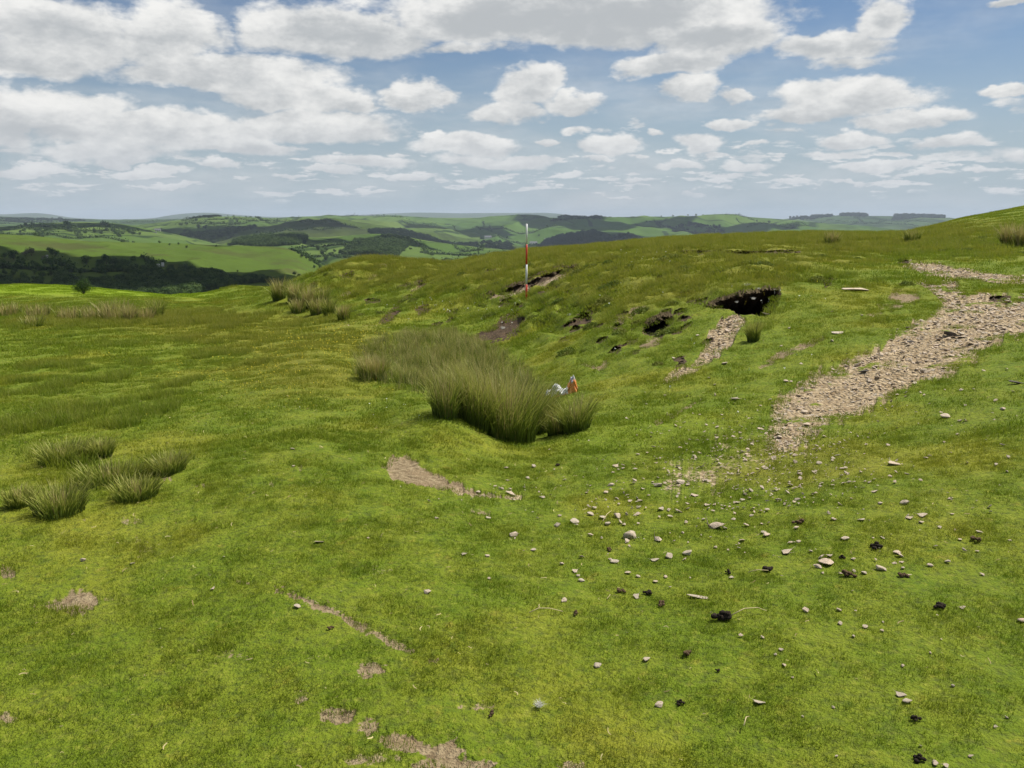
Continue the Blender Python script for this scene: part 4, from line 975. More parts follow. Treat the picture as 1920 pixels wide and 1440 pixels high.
for k in range(4):
    a0, a1 = hts[k], hts[k + 1] + (.0 if k < 3 else 0)
    red = k % 2 == 0
    me = tube('section', [(0, 0, a0 if k else -.05), (0, 0, (a0 + a1) / 2), (0, 0, a1)], .025 - .001 * k, .024 - .001 * k, 14)
    s_ = obj('red_section' if red else 'white_section', me, m_red if red else m_white, root)
    s_['label'] = ['lowest red section of the pole', 'lower white section of the pole', 'upper red section of the pole', 'topmost white section of the pole'][k]
obj('pole_cap', tube('pole_cap', [(0, 0, hts[4]), (0, 0, hts[4] + .012)], .0175, .013, 14), m_steel, root)
obj('steel_point', tube('steel_point', [(0, 0, -.05), (0, 0, -.2)], .018, .004, 12), m_steel, root)

# sheep's wool caught on the turf above the cave
m_wool, t = mat('raw_wool'); t.l.new(bsdf(t, (.74, .72, .64, 1), .95), t.out.inputs[0])
def wool_mesh(seed):
    V, T, C = blade_set(160, .03, .02, .06, .004, .9, 0, seed, segs=2); return raw_mesh('wool_tuft', V, T)
for i, (px, py, s, lb) in enumerate([(1401, 537, 1.0, 'white wool tuft just above the roof of the cave'), (1422, 543, .6, 'wisp of wool on the lip of the cave'), (1412, 562, .8, 'wool strand hanging in the mouth of the cave'), (1381, 568, .6, 'wool wisp at the left of the cave mouth'),
      (1066, 592, .8, 'white wool tuft by a small dark hole in the bank'), (943, 617, .9, 'white wool tuft in the brown scar at the end of the rushes'), (1255, 465, .8, 'white wool tuft near the skyline'), (1010, 1322, .5, 'flattened wisp of wool on the lower turf'), (922, 491, .9, 'white wool tuft near the skyline left of the pole'), (826, 733, .6, 'white wool scrap among the rushes')]):
    x, y, z = ground_at(px, py)
    o = obj('wool_tuft', wool_mesh(700 + i), m_wool, loc=(x, y - .02, z + .01)); o.scale = (s * max(.8, y / 14),) * 3; tag(o, lb, 'wool')
# roots and turf fringe hanging over the cave mouth
def fringe(name, pts, n, L, seed, label, col=(.14, .09, .05)):
    g = np.random.default_rng(seed); V = []; T = []
    W3 = []
    for (a, b) in pts: W3.append(ground_at(a, b))
    for k in range(n):
        s = g.random() * (len(W3) - 1.001); i = int(s); f = s - i
        p = np.array(W3[i]) * (1 - f) + np.array(W3[i + 1]) * f
        p[2] = tops(p[0], p[1])[0][0] + .01; l = L * g.uniform(.3, 1) * (.6 + .4 * math.sin(s * 3 + k % 3)); wd = .004 + .006 * g.random(); sw = g.normal(0, .04, 2)
        b = len(V); up = g.uniform(0, .06)
        V += [tuple(p + (-wd, .02, up)), tuple(p + (wd, .02, up)), tuple(p + (sw[0] + wd, -.05 + sw[1], -l * .4)), tuple(p + (sw[0] - wd, -.05 + sw[1], -l * .4)), tuple(p + (sw[0] * 2, -.05 + sw[1] * 2, -l))]
        T += [(b, b + 1, b + 2, b + 3), (b + 3, b + 2, b + 4)]
    me = bpy.data.meshes.new(name); me.from_pydata(V, [], T); me.update()
    o = obj(name, me, m_root); tag(o, label, 'roots', kind='stuff')
m_root, t = mat('hanging_roots'); geo = t.node('ShaderNodeNewGeometry'); n_ = t.noise(geo.outputs['Position'], 9, 3, .6)
t.l.new(bsdf(t, t.mix(n_, (.035, .025, .015, 1), (.15, .11, .05, 1)), .95), t.out.inputs[0])
fringe('hanging_turf', [(1322, 573), (1345, 565), (1370, 558), (1400, 550), (1430, 544), (1460, 541)], 200, .04, 3, 'brown roots and turf hanging over the cave mouth')
fringe('hanging_turf', [(1210, 607), (1232, 598), (1258, 590)], 160, .05, 4, 'roots hanging over the smaller hole below the cave')
fringe('hanging_turf', [(905, 556), (940, 545), (975, 531), (1010, 514), (1045, 502), (1080, 498)], 400, .10, 5, 'ragged turf edge along the long scar behind the pole')

# ------------------------------------------------------------------ far hills: crest line (photo px), distances of foot and crest, foot row
def elv(px, py):
    d = px_dir(px, py); return math.atan2(d[0], d[1]), d[2] / math.hypot(d[0], d[1])
HILLS = {
 'near_hillside': dict(c=[(-500,420),(-200,434),(0,440),(60,443),(150,452),(250,456),(350,458),(400,461),(500,463),(540,466),(565,478),(590,492),(620,506),(680,530),(800,560),(900,600)], D=1000, F=330, foot=575, relief=7, sc=120),
 'wooded_spur': dict(c=[(200,520),(330,474),(400,462),(450,449),(520,441),(560,441),(580,447),(640,443),(700,438),(740,440),(800,452),(860,460),(960,470),(1060,480),(1150,500),(1300,540)], D=2100, F=900, foot=540, relief=9, sc=200),
 'left_vale': dict(c=[(-600,430),(-200,424),(0,427),(60,420),(150,417),(220,419),(270,428),(330,440),(420,462),(560,500)], D=2700, F=1500, foot=475, relief=10, sc=260),
 'heath_hill': dict(c=[(250,450),(330,446),(420,434),(500,424),(560,414),(620,411),(680,418),(740,428),(790,436),(860,446),(960,462),(1100,490)], D=3300, F=2200, foot=475, relief=24, sc=340),
 'farm_hill': dict(c=[(100,440),(250,425),(330,416),(370,409),(400,407),(450,408),(520,411),(600,412),(700,414),(800,424),(900,440)], D=4000, F=2600, foot=462, relief=24, sc=380),
 'conifer_spur': dict(c=[(940,490),(1000,462),(1040,446),(1080,438),(1120,434),(1170,436),(1220,446),(1290,466),(1350,490)], D=3600, F=2700, foot=490, relief=12, sc=300),
 'back_ridge': dict(c=[(400,420),(560,410),(600,407),(700,408),(800,409),(900,408),(980,406),(1040,408),(1100,410),(1160,411),(1220,408),(1300,405),(1360,405),(1420,408),(1480,412),(1560,421),(1640,431),(1740,445),(1900,470)], D=5600, F=3000, foot=475, relief=55, sc=620),
 'left_far_ridge': dict(c=[(-700,402),(-300,404),(0,406),(60,408),(110,411),(180,412),(260,413),(330,411),(420,412),(520,414)], D=7500, F=4000, foot=435, relief=20, sc=600),
 'plateau': dict(c=[(1380,430),(1440,417),(1480,411),(1520,407),(1570,405),(1640,405),(1700,406),(1760,407),(1790,411),(1850,422),(2000,440)], D=9000, F=5500, foot=445, relief=40, sc=800),
 'distant_range': dict(c=[(-900,410),(-200,406),(20,402),(50,399.5),(90,400.5),(130,409),(200,411.5),(280,411),(320,403),(360,399),(400,398.5),(430,402),(500,407),(600,408),(700,402),(780,398.5),(860,400),(940,399.5),(1030,399),(1060,403),(1150,409),(1300,411),(1450,413),(1700,412),(1800,413),(2000,414),(2600,412)], D=17500, F=11000, foot=425, relief=30, sc=1500)}
for h in HILLS.values():
    e = np.array([elv(*p) for p in h['c']]); h['th'] = e[:, 0]; h['el'] = e[:, 1]; h['ef'] = elv(960, h['foot'])[1]
def hill_z(h, th, r):
    q = (r - h['F']) / (h['D'] - h['F'])
    ec = np.interp(th, h['th'], h['el'])
    # smooth the polyline
    for d in (.004, .009): ec = .5 * ec + .25 * (np.interp(th + d, h['th'], h['el']) + np.interp(th - d, h['th'], h['el']))
    qc = np.clip(q, 0, 1); S = qc * (2 - qc)
    e = h['ef'] + (ec - h['ef']) * S
    z = EYE + r * e
    X = r * np.sin(th); Y = r * np.cos(th); k = h['sc']
    g = 1 - np.abs(fbm(X / k + 3, Y / k * .6 + 1, 4, .5)) * 2
    z = z + h['relief'] * (g - .6) * np.clip(q * 3, 0, 1) * np.clip((1 - q) * 5, 0.04, 1)
    z = z - np.clip(q - 1, 0, 9) ** 1.3 * (h['D'] - h['F']) * .55
    return z
def on_hill(nm, px, py):
    h = HILLS[nm]; th, e = elv(px, py); ec = np.interp(th, h['th'], h['el'])
    s = np.clip((e - h['ef']) / (ec - h['ef']), 0, 1); q = 1 - math.sqrt(max(0, 1 - s)); r = h['F'] + q * (h['D'] - h['F'])
    return r * math.sin(th), r * math.cos(th), float(hill_z(h, np.array([th]), np.array([r]))[0])

def far_mat(name, green, pale, dark, cell, hedge, darkamt, ns):
    m, t = mat(name); geo = t.node('ShaderNodeNewGeometry'); p = geo.outputs['Position']
    wv = t.node('ShaderNodeTexNoise'); t.put(wv.inputs['Vector'], p); wv.inputs['Scale'].default_value = 1 / cell; wv.inputs['Detail'].default_value = 2
    q = t.vm('ADD', t.vm('MULTIPLY', p, (1, 1, .0)), t.vm('MULTIPLY', t.vm('SUBTRACT', wv.outputs['Color'], (.5, .5, .5)), (cell * .7, cell * .7, 0)))
    vo = t.node('ShaderNodeTexVoronoi'); vo.distance = 'MANHATTAN'; t.put(vo.inputs['Vector'], q); vo.inputs['Scale'].default_value = 1 / cell
    vs = t.node('ShaderNodeSeparateColor'); t.l.new(vo.outputs['Color'], vs.inputs[0])
    ve = t.node('ShaderNodeTexVoronoi'); ve.feature = 'DISTANCE_TO_EDGE'; t.put(ve.inputs['Vector'], q); ve.inputs['Scale'].default_value = 1 / cell
    c = t.mix(vs.outputs[0], green, pale)
    if cell > 500 and not hedge: c = t.mix(t.mr(t.noise(p, 1 / cell, 4, .6), .4, .6), green, pale)
    nn = t.noise(p, ns, 5, .62); n2 = t.noise(p, ns * 7, 4, .65)
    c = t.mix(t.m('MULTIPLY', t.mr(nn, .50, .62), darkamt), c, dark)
    c = t.mix(t.m('MULTIPLY', t.mr(n2, .56, .68), .45), c, t.mix(.6, c, (.05, .065, .02, 1)))
    if hedge:
        c = t.mix(t.m('MULTIPLY', t.mr(t.m('ADD', ve.outputs['Distance'], t.m('MULTIPLY', t.m('SUBTRACT', n2, .5), .05)), hedge, hedge * .5), .9), c, (.022, .04, .014, 1))
    t.l.new(bsdf(t, c, 1.0, bump(t, n2, 2.0, .5), 0.0), t.out.inputs[0]); return m
G = (0.0627, 0.1080, 0.0236, 1); Pl = (0.1023, 0.1480, 0.0372, 1); DKc = (0.0297, 0.0480, 0.0155, 1)
FM = {
 'near_hillside': far_mat('hill_pasture', (0.0693, 0.1080, 0.0198, 1), (0.0891, 0.1240, 0.0260, 1), (0.0660, 0.0720, 0.0260, 1), 240, 0, .8, .012),
 'wooded_spur': far_mat('spur_fields', G, Pl, DKc, 230, .03, .3, .003),
 'left_vale': far_mat('vale_fields', G, Pl, (0.0462, 0.0640, 0.0217, 1), 190, .035, .3, .003),
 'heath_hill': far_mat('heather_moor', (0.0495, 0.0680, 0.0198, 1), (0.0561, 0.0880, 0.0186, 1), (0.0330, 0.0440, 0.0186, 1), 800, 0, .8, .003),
 'farm_hill': far_mat('farm_fields', G, Pl, DKc, 240, .035, .4, .0022),
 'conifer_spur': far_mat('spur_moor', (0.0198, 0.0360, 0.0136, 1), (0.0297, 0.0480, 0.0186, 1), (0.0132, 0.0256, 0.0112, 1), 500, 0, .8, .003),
 'back_ridge': far_mat('ridge_fields', (0.0561, 0.1080, 0.0217, 1), (0.0990, 0.1560, 0.0341, 1), (0.0297, 0.0520, 0.0217, 1), 420, .025, .75, .0016),
 'left_far_ridge': far_mat('far_ridge_fields', (0.0396, 0.0720, 0.0217, 1), (0.0660, 0.1120, 0.0279, 1), (0.0231, 0.0400, 0.0186, 1), 400, .03, .8, .0014),
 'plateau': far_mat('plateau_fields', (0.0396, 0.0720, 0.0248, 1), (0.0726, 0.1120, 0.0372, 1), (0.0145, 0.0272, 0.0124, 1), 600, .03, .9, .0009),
 'distant_range': far_mat('distant_moor', (0.0462, 0.0720, 0.0310, 1), (0.0594, 0.0880, 0.0372, 1), (0.0330, 0.0480, 0.0248, 1), 1500, 0, .5, .0006)}
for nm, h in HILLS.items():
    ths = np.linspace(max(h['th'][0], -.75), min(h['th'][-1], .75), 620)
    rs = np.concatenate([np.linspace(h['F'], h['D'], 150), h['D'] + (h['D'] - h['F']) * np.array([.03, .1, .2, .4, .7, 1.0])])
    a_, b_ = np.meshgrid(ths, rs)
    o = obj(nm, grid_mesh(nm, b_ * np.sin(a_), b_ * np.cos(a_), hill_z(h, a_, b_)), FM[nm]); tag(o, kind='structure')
    o['label'] = {'near_hillside': 'green hillside across the near valley'}.get(nm, nm.replace('_', ' ') + ' in the distance')
# valley floor under everything
m_floor = far_mat('valley_pasture', G, Pl, DKc, 300, .03, .4, .002)
me = bpy.data.meshes.new('valley_floor'); nn = 96
me.from_pydata([(26000 * math.cos(a) * k, 26000 * math.sin(a) * k, -150) for k in (1,) for a in np.linspace(0, 2 * math.pi, nn + 1)[:-1]], [], [tuple(range(nn))]); me.update()
tag(obj('valley_floor', me, m_floor), 'valley floor far below the hills', kind='structure')

# ------------------------------------------------------------------ trees
def crown_set(seed, w, h, n, leaf, lobes=9):
    g = np.random.default_rng(seed); C = []
    for k in range(lobes):
        a = g.uniform(0, 6.28); d = w * .5 * math.sqrt(g.random()) * .62
        C.append((d * math.cos(a), d * math.sin(a), h * g.uniform(.35, .78), w * g.uniform(.18, .30)))
    C = np.array(C); ii = g.integers(0, lobes, n)
    v = g.normal(size=(n, 3)); v /= np.linalg.norm(v, axis=1)[:, None]; rad = C[ii, 3:4] * g.uniform(.55, 1.05, (n, 1)); rad[:, 0] *= 1
    c = C[ii, :3] + v * rad * np.array([1, 1, .85])
    a = g.normal(size=(n, 3)); a = a - (a * v).sum(1)[:, None] * v * .6; a /= np.linalg.norm(a, axis=1)[:, None]; b = np.cross(a, v + g.normal(0, .4, (n, 3))); b /= np.linalg.norm(b, axis=1)[:, None] + 1e-9
    s = leaf * g.uniform(.5, 1.1, (n, 1))
    V = np.stack([c - a * s, c - b * s * .7, c + a * s, c + b * s * .7], 1).reshape(-1, 3)
    T = np.arange(4 * n).reshape(n, 4)
    return V, T
def foliage_mat(name, c1, c2):
    def f(t):
        geo = t.node('ShaderNodeNewGeometry'); oi = t.node('ShaderNodeObjectInfo')
        n_ = t.noise(geo.outputs['Position'], .35, 3, .6)
        return t.mix(t.mr(t.m('ADD', t.m('MULTIPLY', n_, .7), t.m('MULTIPLY', oi.outputs['Random'], .3)), .3, .7), c1, c2)
    return leafy(name, f, .2, .8, .05)
m_leaf = foliage_mat('tree_leaves', (.040, .075, .022, 1), (.10, .15, .042, 1))
m_conifer = foliage_mat('conifer_leaves', (.016, .034, .014, 1), (.028, .05, .02, 1))
m_pale = foliage_mat('blossom_leaves', (.15, .15, .075, 1), (.21, .19, .11, 1))
m_bark, t = mat('bark'); t.l.new(bsdf(t, (.09, .07, .05, 1), .95), t.out.inputs[0])
CR = []
for i in range(6):
    V, T = crown_set(800 + i, 1.0, 1.0, 900, .05, 8 + i % 4); CR.append(raw_mesh('crown', V, T))
TR = tube('trunk', [(0, 0, -.05), (.01, 0, .2), (0, .01, .55)], .035, .015, 7); TR.materials.append(m_bark)
def crown_for(i, mt):
    key = 'crown_%d_%s' % (i, mt.name)
    if key not in bpy.data.meshes:
        m_ = CR[i].copy(); m_.name = key; m_.materials.clear(); m_.materials.append(mt)
    return bpy.data.meshes[key]
def tree(nm, px, py, wpx, hill, label, group, mt=None, ratio=1.0, name='broadleaf_tree'):
    x, y, z = on_hill(hill, px, py); d = math.hypot(x, y); wm = wpx / F * d
    r = bpy.data.objects.new(name, None); COL.objects.link(r); r.location = (x, y, z - .03 * wm); r.rotation_euler = (0, 0, rng.uniform(0, 6.28))
    tag(r, label, 'tree', group)
    c = bpy.data.objects.new('crown', crown_for(int(rng.integers(0, 6)), mt or m_leaf)); COL.objects.link(c); c.parent = r; c.scale = (wm, wm, wm * ratio); c.location = (0, 0, -.06 * wm)
    k = bpy.data.objects.new('trunk', TR); COL.objects.link(k); k.parent = r; k.scale = (wm, wm, wm * ratio)
    return r
GA = 'trees on the hillside across the near valley'
UNI = [(163,491,20,'lone round tree left of the wooded clump on the green hillside'),(187,496,20,'left end tree of the clump on the green hillside'),(200,487,22,'tallest tree in the clump on the green hillside'),(213,492,22,'dense tree in the middle of the clump on the hillside'),
 (228,494,20,'tree near the middle of the clump, right of the dense one'),(241,497,18,'rounded tree toward the right of the hillside clump'),(250,488,12,'small tree above the right end of the clump'),(243,505,16,'lowest tree at the right end of the clump'),
 (95,476,14,'bush-like tree above the pale blossoming one'),(104,481,14,'small tree touching the bush-like one'),(26,477,20,'dark tree at the left, above the shaded field'),(8,476,12,'dark tree nearest the left edge of the view'),(40,500,22,'dark round tree in the shaded field'),
 (6,495,20,'dark tree in the shaded field at the left edge'),(290,504,16,'tree above the small farm buildings'),(300,509,14,'tree left of the small farm buildings'),(276,492,12,'upper left tree above the farm buildings'),(306,500,12,'tree right above the farm buildings'),
 (320,506,16,'tree at the right of the farm buildings'),(446,510,5,'tiny lone bush in the open pasture'),(30,515,10,'small tree low in the shaded field')]
for a in UNI: tree(None, a[0], a[1] + a[2] * .42, a[2], 'near_hillside', a[3], GA)
for (px, py, wp, lb) in [(47,480,16,'pale blossoming hawthorn left of the pinkish one'),(60,485,20,'pinkish hawthorn in flower on the left hillside'),(85,490,12,'small pale hawthorn below the pinkish one')]:
    tree(None, px, py, wp, 'near_hillside', lb, GA, m_pale, .8, 'hawthorn_tree')
# hedge bottom trees lower on the near hillside
HT = [(10,520),(28,524),(48,526),(62,522),(80,526),(96,524),(112,518),(125,524),(140,528),(150,521),(60,508),(75,512),(20,530),(100,508),(115,512)]
for (px, py) in HT: tree(None, px + rng.uniform(-4, 4), py, rng.uniform(9, 15), 'near_hillside', 'dark small tree in the shaded ground at the foot of the hillside', 'shaded trees at the foot of the hillside')
HB = [(560,480),(566,487),(575,492),(583,497),(590,502),(598,508),(605,512),(560,530),(552,520)]
for (px, py) in HB: tree(None, px, py, rng.uniform(7, 12), 'near_hillside', 'hedge tree descending the edge of the green hillside', 'hedge trees along the hillside edge')
SKY = [(66,444),(72,444),(300,458),(318,459),(335,459),(350,460),(405,462),(230,456)]
for (px, py) in SKY: tree(None, px, py, rng.uniform(4, 7), 'near_hillside', 'tiny tree on the crest of the green hillside', 'tiny crest trees on the green hillside')
# trees on the middle hills
MID = [('wooded_spur', [(598,474,12),(612,474,10),(606,480,14),(620,482,10),(628,474,8),(612,490,12),(600,492,8),(645,487,9),(655,489,8),(575,505,6)], 'tree of the loose group between the pasture and the wooded spur', 'trees between the pasture and the wood', m_leaf),
       ('left_vale', [(88,432,10),(97,434,8),(82,440,9),(120,426,7),(126,428,7),(150,429,6),(178,434,10),(190,436,9),(200,432,7),(92,427,6),(45,437,7),(38,440,7),(135,438,8),(145,440,9),(160,438,8),(48,424,9),(230,440,8),(242,436,9),(250,440,8),(262,444,7),(210,428,6),(60,430,6)], 'dark tree in the fields of the left vale', 'trees in the left vale', m_leaf),
       ('farm_hill', [(395,424,7),(410,421,6),(425,417,6),(440,412,5),(450,420,6),(368,420,7),(372,430,9),(385,434,9),(350,425,7),(470,409,5),(462,408,5),(438,408,5),(480,410,5),(500,416,5),(400,412,5),(420,425,6),(446,426,6),(340,428,8),(520,413,4),(535,414,4)], 'small tree on the chequered farm hill', 'trees on the farm hill', m_leaf),
       ('back_ridge', [(666,411,4),(716,410,5),(720,411,4),(780,428,5),(790,433,6),(810,440,6),(830,436,5),(845,430,5),(860,441,7),(880,445,6),(900,436,5),(915,447,6),(935,441,6),(950,447,6),(970,452,6),(820,452,6),(770,440,5),(985,448,5),(1010,440,5),(1026,432,7),(1030,444,6),(905,467,8),(870,462,6),(850,470,6),(930,466,6),(960,470,6),(745,445,6),(1240,407,4),(1262,406,4),(1290,404,4),(1305,404,5),(1318,404,4),(1340,405,4),(1378,407,4),(1396,408,4),(1440,411,4),(1442,424,7),(1436,422,5),(1410,418,4),(1500,420,4),(1470,425,4)], 'small tree on the long far ridge', 'trees on the long far ridge', m_leaf),
       ('wooded_spur', [(700,470,7),(760,484,6),(770,470,6),(790,477,6),(810,482,8),(812,489,10),(840,474,5),(860,478,5),(880,480,5),(904,466,12),(898,470,7),(920,482,6),(940,478,5),(960,486,5),(980,482,5),(835,486,5),(570,444,8),(575,450,8)], 'hedge tree in the fields right of the wooded spur', 'hedge trees right of the wooded spur', m_leaf)]
for (hn, L, lb, gp, mt) in MID:
    for (px, py, wp) in L: tree(None, px, py, wp, hn, lb, gp, mt)

# woods that read as one mass
KW = [(crown_for(i, m_leaf), m_leaf) for i in range(6)]
KX = [(crown_for(i, m_conifer), m_conifer) for i in range(6)]
def wood(name, hill, poly, spacing_px, size, kinds, label):
    q = np.array(poly, float); n = int(np.ptp(q[:, 0]) * np.ptp(q[:, 1]) / (spacing_px ** 2) * 1.6) + 4
    ax = rng.uniform(q[:, 0].min(), q[:, 0].max(), n); ay = rng.uniform(q[:, 1].min(), q[:, 1].max(), n)
    k = poly_sd(ax, ay, poly) > 0; pts = np.array([on_hill(hill, a, b) for a, b in zip(ax[k], ay[k])])
    if not len(pts): return
    d = np.hypot(pts[:, 0], pts[:, 1]); s = size * rng.uniform(.7, 1.25, len(pts))
    scatter(name, kinds, pts[:, 0], pts[:, 1], pts[:, 2] - s * .2, np.stack([0 * s, 0 * s, rng.uniform(0, 6.28, len(s))], -1), s, rng.integers(0, 6, len(s)), None, label, 'wood')
wood('woodland', 'near_hillside', [(95,540),(110,524),(150,528),(200,524),(250,520),(280,512),(300,516),(330,510),(345,505),(370,512),(400,518),(430,526),(450,524),(440,534),(400,545),(340,560),(240,565),(120,560)], 4, 5.5, KW, 'dark valley wood below the green hillside')
wood('woodland', 'near_hillside', [(180,508),(250,512),(260,520),(190,516)], 4, 5, KW, 'narrow strip of wood joining the valley wood')
wood('woodland', 'near_hillside', [(350,512),(400,514),(450,524),(530,527),(530,532),(440,532),(370,520)], 4, 4, KW, 'hedge-like line of trees along the foot of the pasture')
wood('woodland', 'near_hillside', [(-40,528),(100,532),(110,548),(-40,548)], 8, 4.5, KW, 'scrubby wood at the left in shade')
wood('woodland', 'wooded_spur', [(430,462),(450,450),(500,443),(560,441),(578,447),(574,456),(540,464),(480,464)], 2.2, 10, KW, 'wood on the shoulder above the green hillside')
wood('woodland', 'wooded_spur', [(640,476),(660,462),(690,450),(720,444),(745,444),(768,456),(760,470),(740,484),(700,482),(660,480)], 2.2, 11, KW, 'dense wood covering the middle spur')
wood('woodland', 'heath_hill', [(310,450),(330,440),(380,436),(440,432),(470,424),(482,418),(480,430),(450,440),(420,450),(390,456),(330,460)], 1.8, 12, KW, 'long dark wood in the valley under the farm hill')
wood('woodland', 'heath_hill', [(690,440),(720,436),(780,440),(830,448),(900,456),(960,462),(970,470),(900,464),(820,458),(760,456),(700,448)], 1.8, 12, KX, 'dark wood along the middle valley floor')
wood('woodland', 'conifer_spur', [(1010,462),(1030,450),(1055,442),(1100,436),(1120,436),(1140,444),(1150,456),(1130,470),(1000,478)], 1.8, 14, KX, 'blue-dark conifer plantation on the spur right of the pole')
wood('woodland', 'conifer_spur', [(1150,446),(1180,440),(1215,450),(1230,462),(1160,462)], 2.4, 11, KX, 'dark wood on the far slope right of the plantation')
wood('woodland', 'back_ridge', [(1050,412),(1075,409),(1130,409),(1150,412),(1120,416),(1080,418),(1030,424),(1035,420)], 1.6, 12, KX, 'dark wood on the crest of the long ridge')
wood('woodland', 'back_ridge', [(1250,430),(1300,420),(1350,424),(1370,434),(1320,440),(1270,440)], 2.2, 12, KX, 'dark wood in a fold of the long ridge')
wood('woodland', 'plateau', [(1574,404),(1626,403),(1626,407),(1574,408)], 1.3, 32, KX, 'square plantation on the left of the flat hilltop')
wood('woodland', 'plateau', [(1675,404),(1700,403),(1770,405),(1770,411),(1675,409)], 1.3, 32, KX, 'long plantation on the right of the flat hilltop')
wood('woodland', 'plateau', [(1480,412),(1560,406),(1560,410),(1490,415)], 1.3, 24, KX, 'thin plantation along the left end of the flat hilltop')
wood('woodland', 'farm_hill', [(345,414),(370,409),(400,407),(418,409),(400,411),(370,412)], 1.5, 9, KX, 'dark wood capping the farm hill')
wood('woodland', 'left_far_ridge', [(0,410),(60,412),(160,414),(160,417),(40,417),(0,416)], 1.8, 16, KX, 'far dark woods on the left ridge')


# ------------------------------------------------------------------ hedgerows on the far hills
def hedge(hill, pts, hgt, label, grp):
    hgt = hgt * .62
    W3 = []
    for (a, b), (c_, d_) in zip(pts[:-1], pts[1:]):
        m_ = max(2, int(math.hypot(c_ - a, d_ - b) / 3))
        for k in range(m_): W3.append(on_hill(hill, a + (c_ - a) * k / m_, b + (d_ - b) * k / m_))
    W3.append(on_hill(hill, *pts[-1])); W3 = np.array(W3); L_ = np.hypot(*np.diff(W3[:, :2], axis=0).T); n_ = min(2600, int(L_.sum() / hgt * 12) + 60 + (700 if grp is None else 0))
    s = rng.random(n_) * (len(W3) - 1.001); i = s.astype(int); f = (s - i)[:, None]
    c_ = W3[i] * (1 - f) + W3[i + 1] * f; big = 1 + 1.3 * (fbm(s * 1.7 + len(pts), s * 0 + W3[0, 0], 2) > .22)
    c_ = c_ + rng.normal(0, hgt * .28, (n_, 3)) * big[:, None]; c_[:, 2] += hgt * .3 * big
    a = rng.normal(size=(n_, 3)); a /= np.linalg.norm(a, axis=1)[:, None]; b = rng.normal(size=(n_, 3)); b -= (a * b).sum(1)[:, None] * a; b /= np.linalg.norm(b, axis=1)[:, None]
    q = hgt * .32; V = np.stack([c_ - a * q, c_ - b * q, c_ + a * q, c_ + b * q], 1).reshape(-1, 3); o0 = W3[0]
    o = obj('hedgerow', raw_mesh('hedgerow', V - o0, np.arange(4 * n_).reshape(n_, 4)), m_leaf, loc=tuple(o0)); tag(o, label, 'hedge', grp)
HG = [('near_hillside', [(545,466),(562,478),(575,486),(590,496),(604,508)], 4, 'hedge running down the right edge of the green hillside', None),
 ('near_hillside', [(85,498),(110,503),(135,512),(150,520)], 4, 'hedge across the shaded field at the foot of the hillside', None),
 ('near_hillside', [(0,512),(50,514),(100,516),(150,516),(200,520)], 4, 'lower hedge across the shaded field', None),
 ('near_hillside', [(265,490),(285,492),(310,496)], 3, 'short hedge right of the wooded clump', None)]
far = 'far hedgerows dividing the fields'
for (hn, hh, L) in [('wooded_spur', 7, [[(560,470),(600,466),(650,463)],[(770,452),(790,464),(812,480)],[(790,472),(840,474),(900,478),(960,476)],[(830,488),(870,486),(930,484),(980,482)],[(850,462),(870,468),(905,470)],[(590,486),(620,484),(660,488)]]),
     ('left_vale', 8, [[(0,434),(60,431),(130,434),(200,432),(260,436)],[(60,421),(70,434),(80,446)],[(120,418),(140,430),(150,446)],[(0,443),(70,443),(150,447),(250,451)],[(190,420),(215,432),(225,446)],[(20,427),(90,426),(170,427)]]),
     ('farm_hill', 9, [[(340,418),(400,416),(480,413),(560,414)],[(360,425),(420,424),(480,418),(520,416)],[(440,408),(445,418),(430,428)],[(480,409),(500,416)],[(400,428),(450,426)],[(330,424),(380,421),(440,420)]]),
     ('back_ridge', 10, [[(600,412),(680,412),(760,415),(820,414)],[(700,420),(760,424),(830,428),(900,430)],[(760,435),(830,440),(900,446),(960,452),(1010,460)],[(830,452),(900,458),(960,462)],[(850,420),(870,430),(905,437)],[(905,412),(910,422),(920,436)],[(1180,420),(1240,425),(1290,433)],[(1380,412),(1430,420),(1480,424),(1540,430)],[(1250,409),(1340,409),(1420,413)],[(1400,426),(1470,430),(1560,434)],[(940,432),(1000,436),(1050,432)]]),
     ('heath_hill', 8, [[(560,420),(620,421),(680,424),(720,432)],[(480,440),(560,436),(640,434)],[(600,414),(640,418),(700,428),(760,440)]]),
     ('left_far_ridge', 12, [[(0,419),(80,420),(160,421)],[(200,418),(280,417),(360,416)]]), ('plateau', 14, [[(1480,418),(1560,416),(1640,418),(1740,418)],[(1560,424),(1640,422),(1720,426)],[(1600,410),(1620,418)]])]:
    for l in L: HG.append((hn, l, hh, 'thin dark hedge line dividing far green fields', far))
for a in HG: hedge(*a)

# gorse bush on the bright field
x, y, z = ground_at(157, 551); r = bpy.data.objects.new('gorse_bush', None); COL.objects.link(r); r.location = (x, y, z); tag(r, 'round dark bush alone at the edge of the bright green field', 'bush')
V, T = crown_set(900, 1.0, .9, 5200, .018, 16); V[:, 2] = (V[:, 2] - .12) * 1.0; wb = 32 / F * y
o = obj('foliage', raw_mesh('foliage', V * wb * 1.25, T), m_leaf, r)
for k in range(4): obj('stem', tube('stem', [(0, 0, -.1), (.1 * math.cos(k * 1.6), .1 * math.sin(k * 1.6), .3), (.3 * math.cos(k * 1.6), .3 * math.sin(k * 1.6), .7)], .035, .015, 7), m_bark, r)

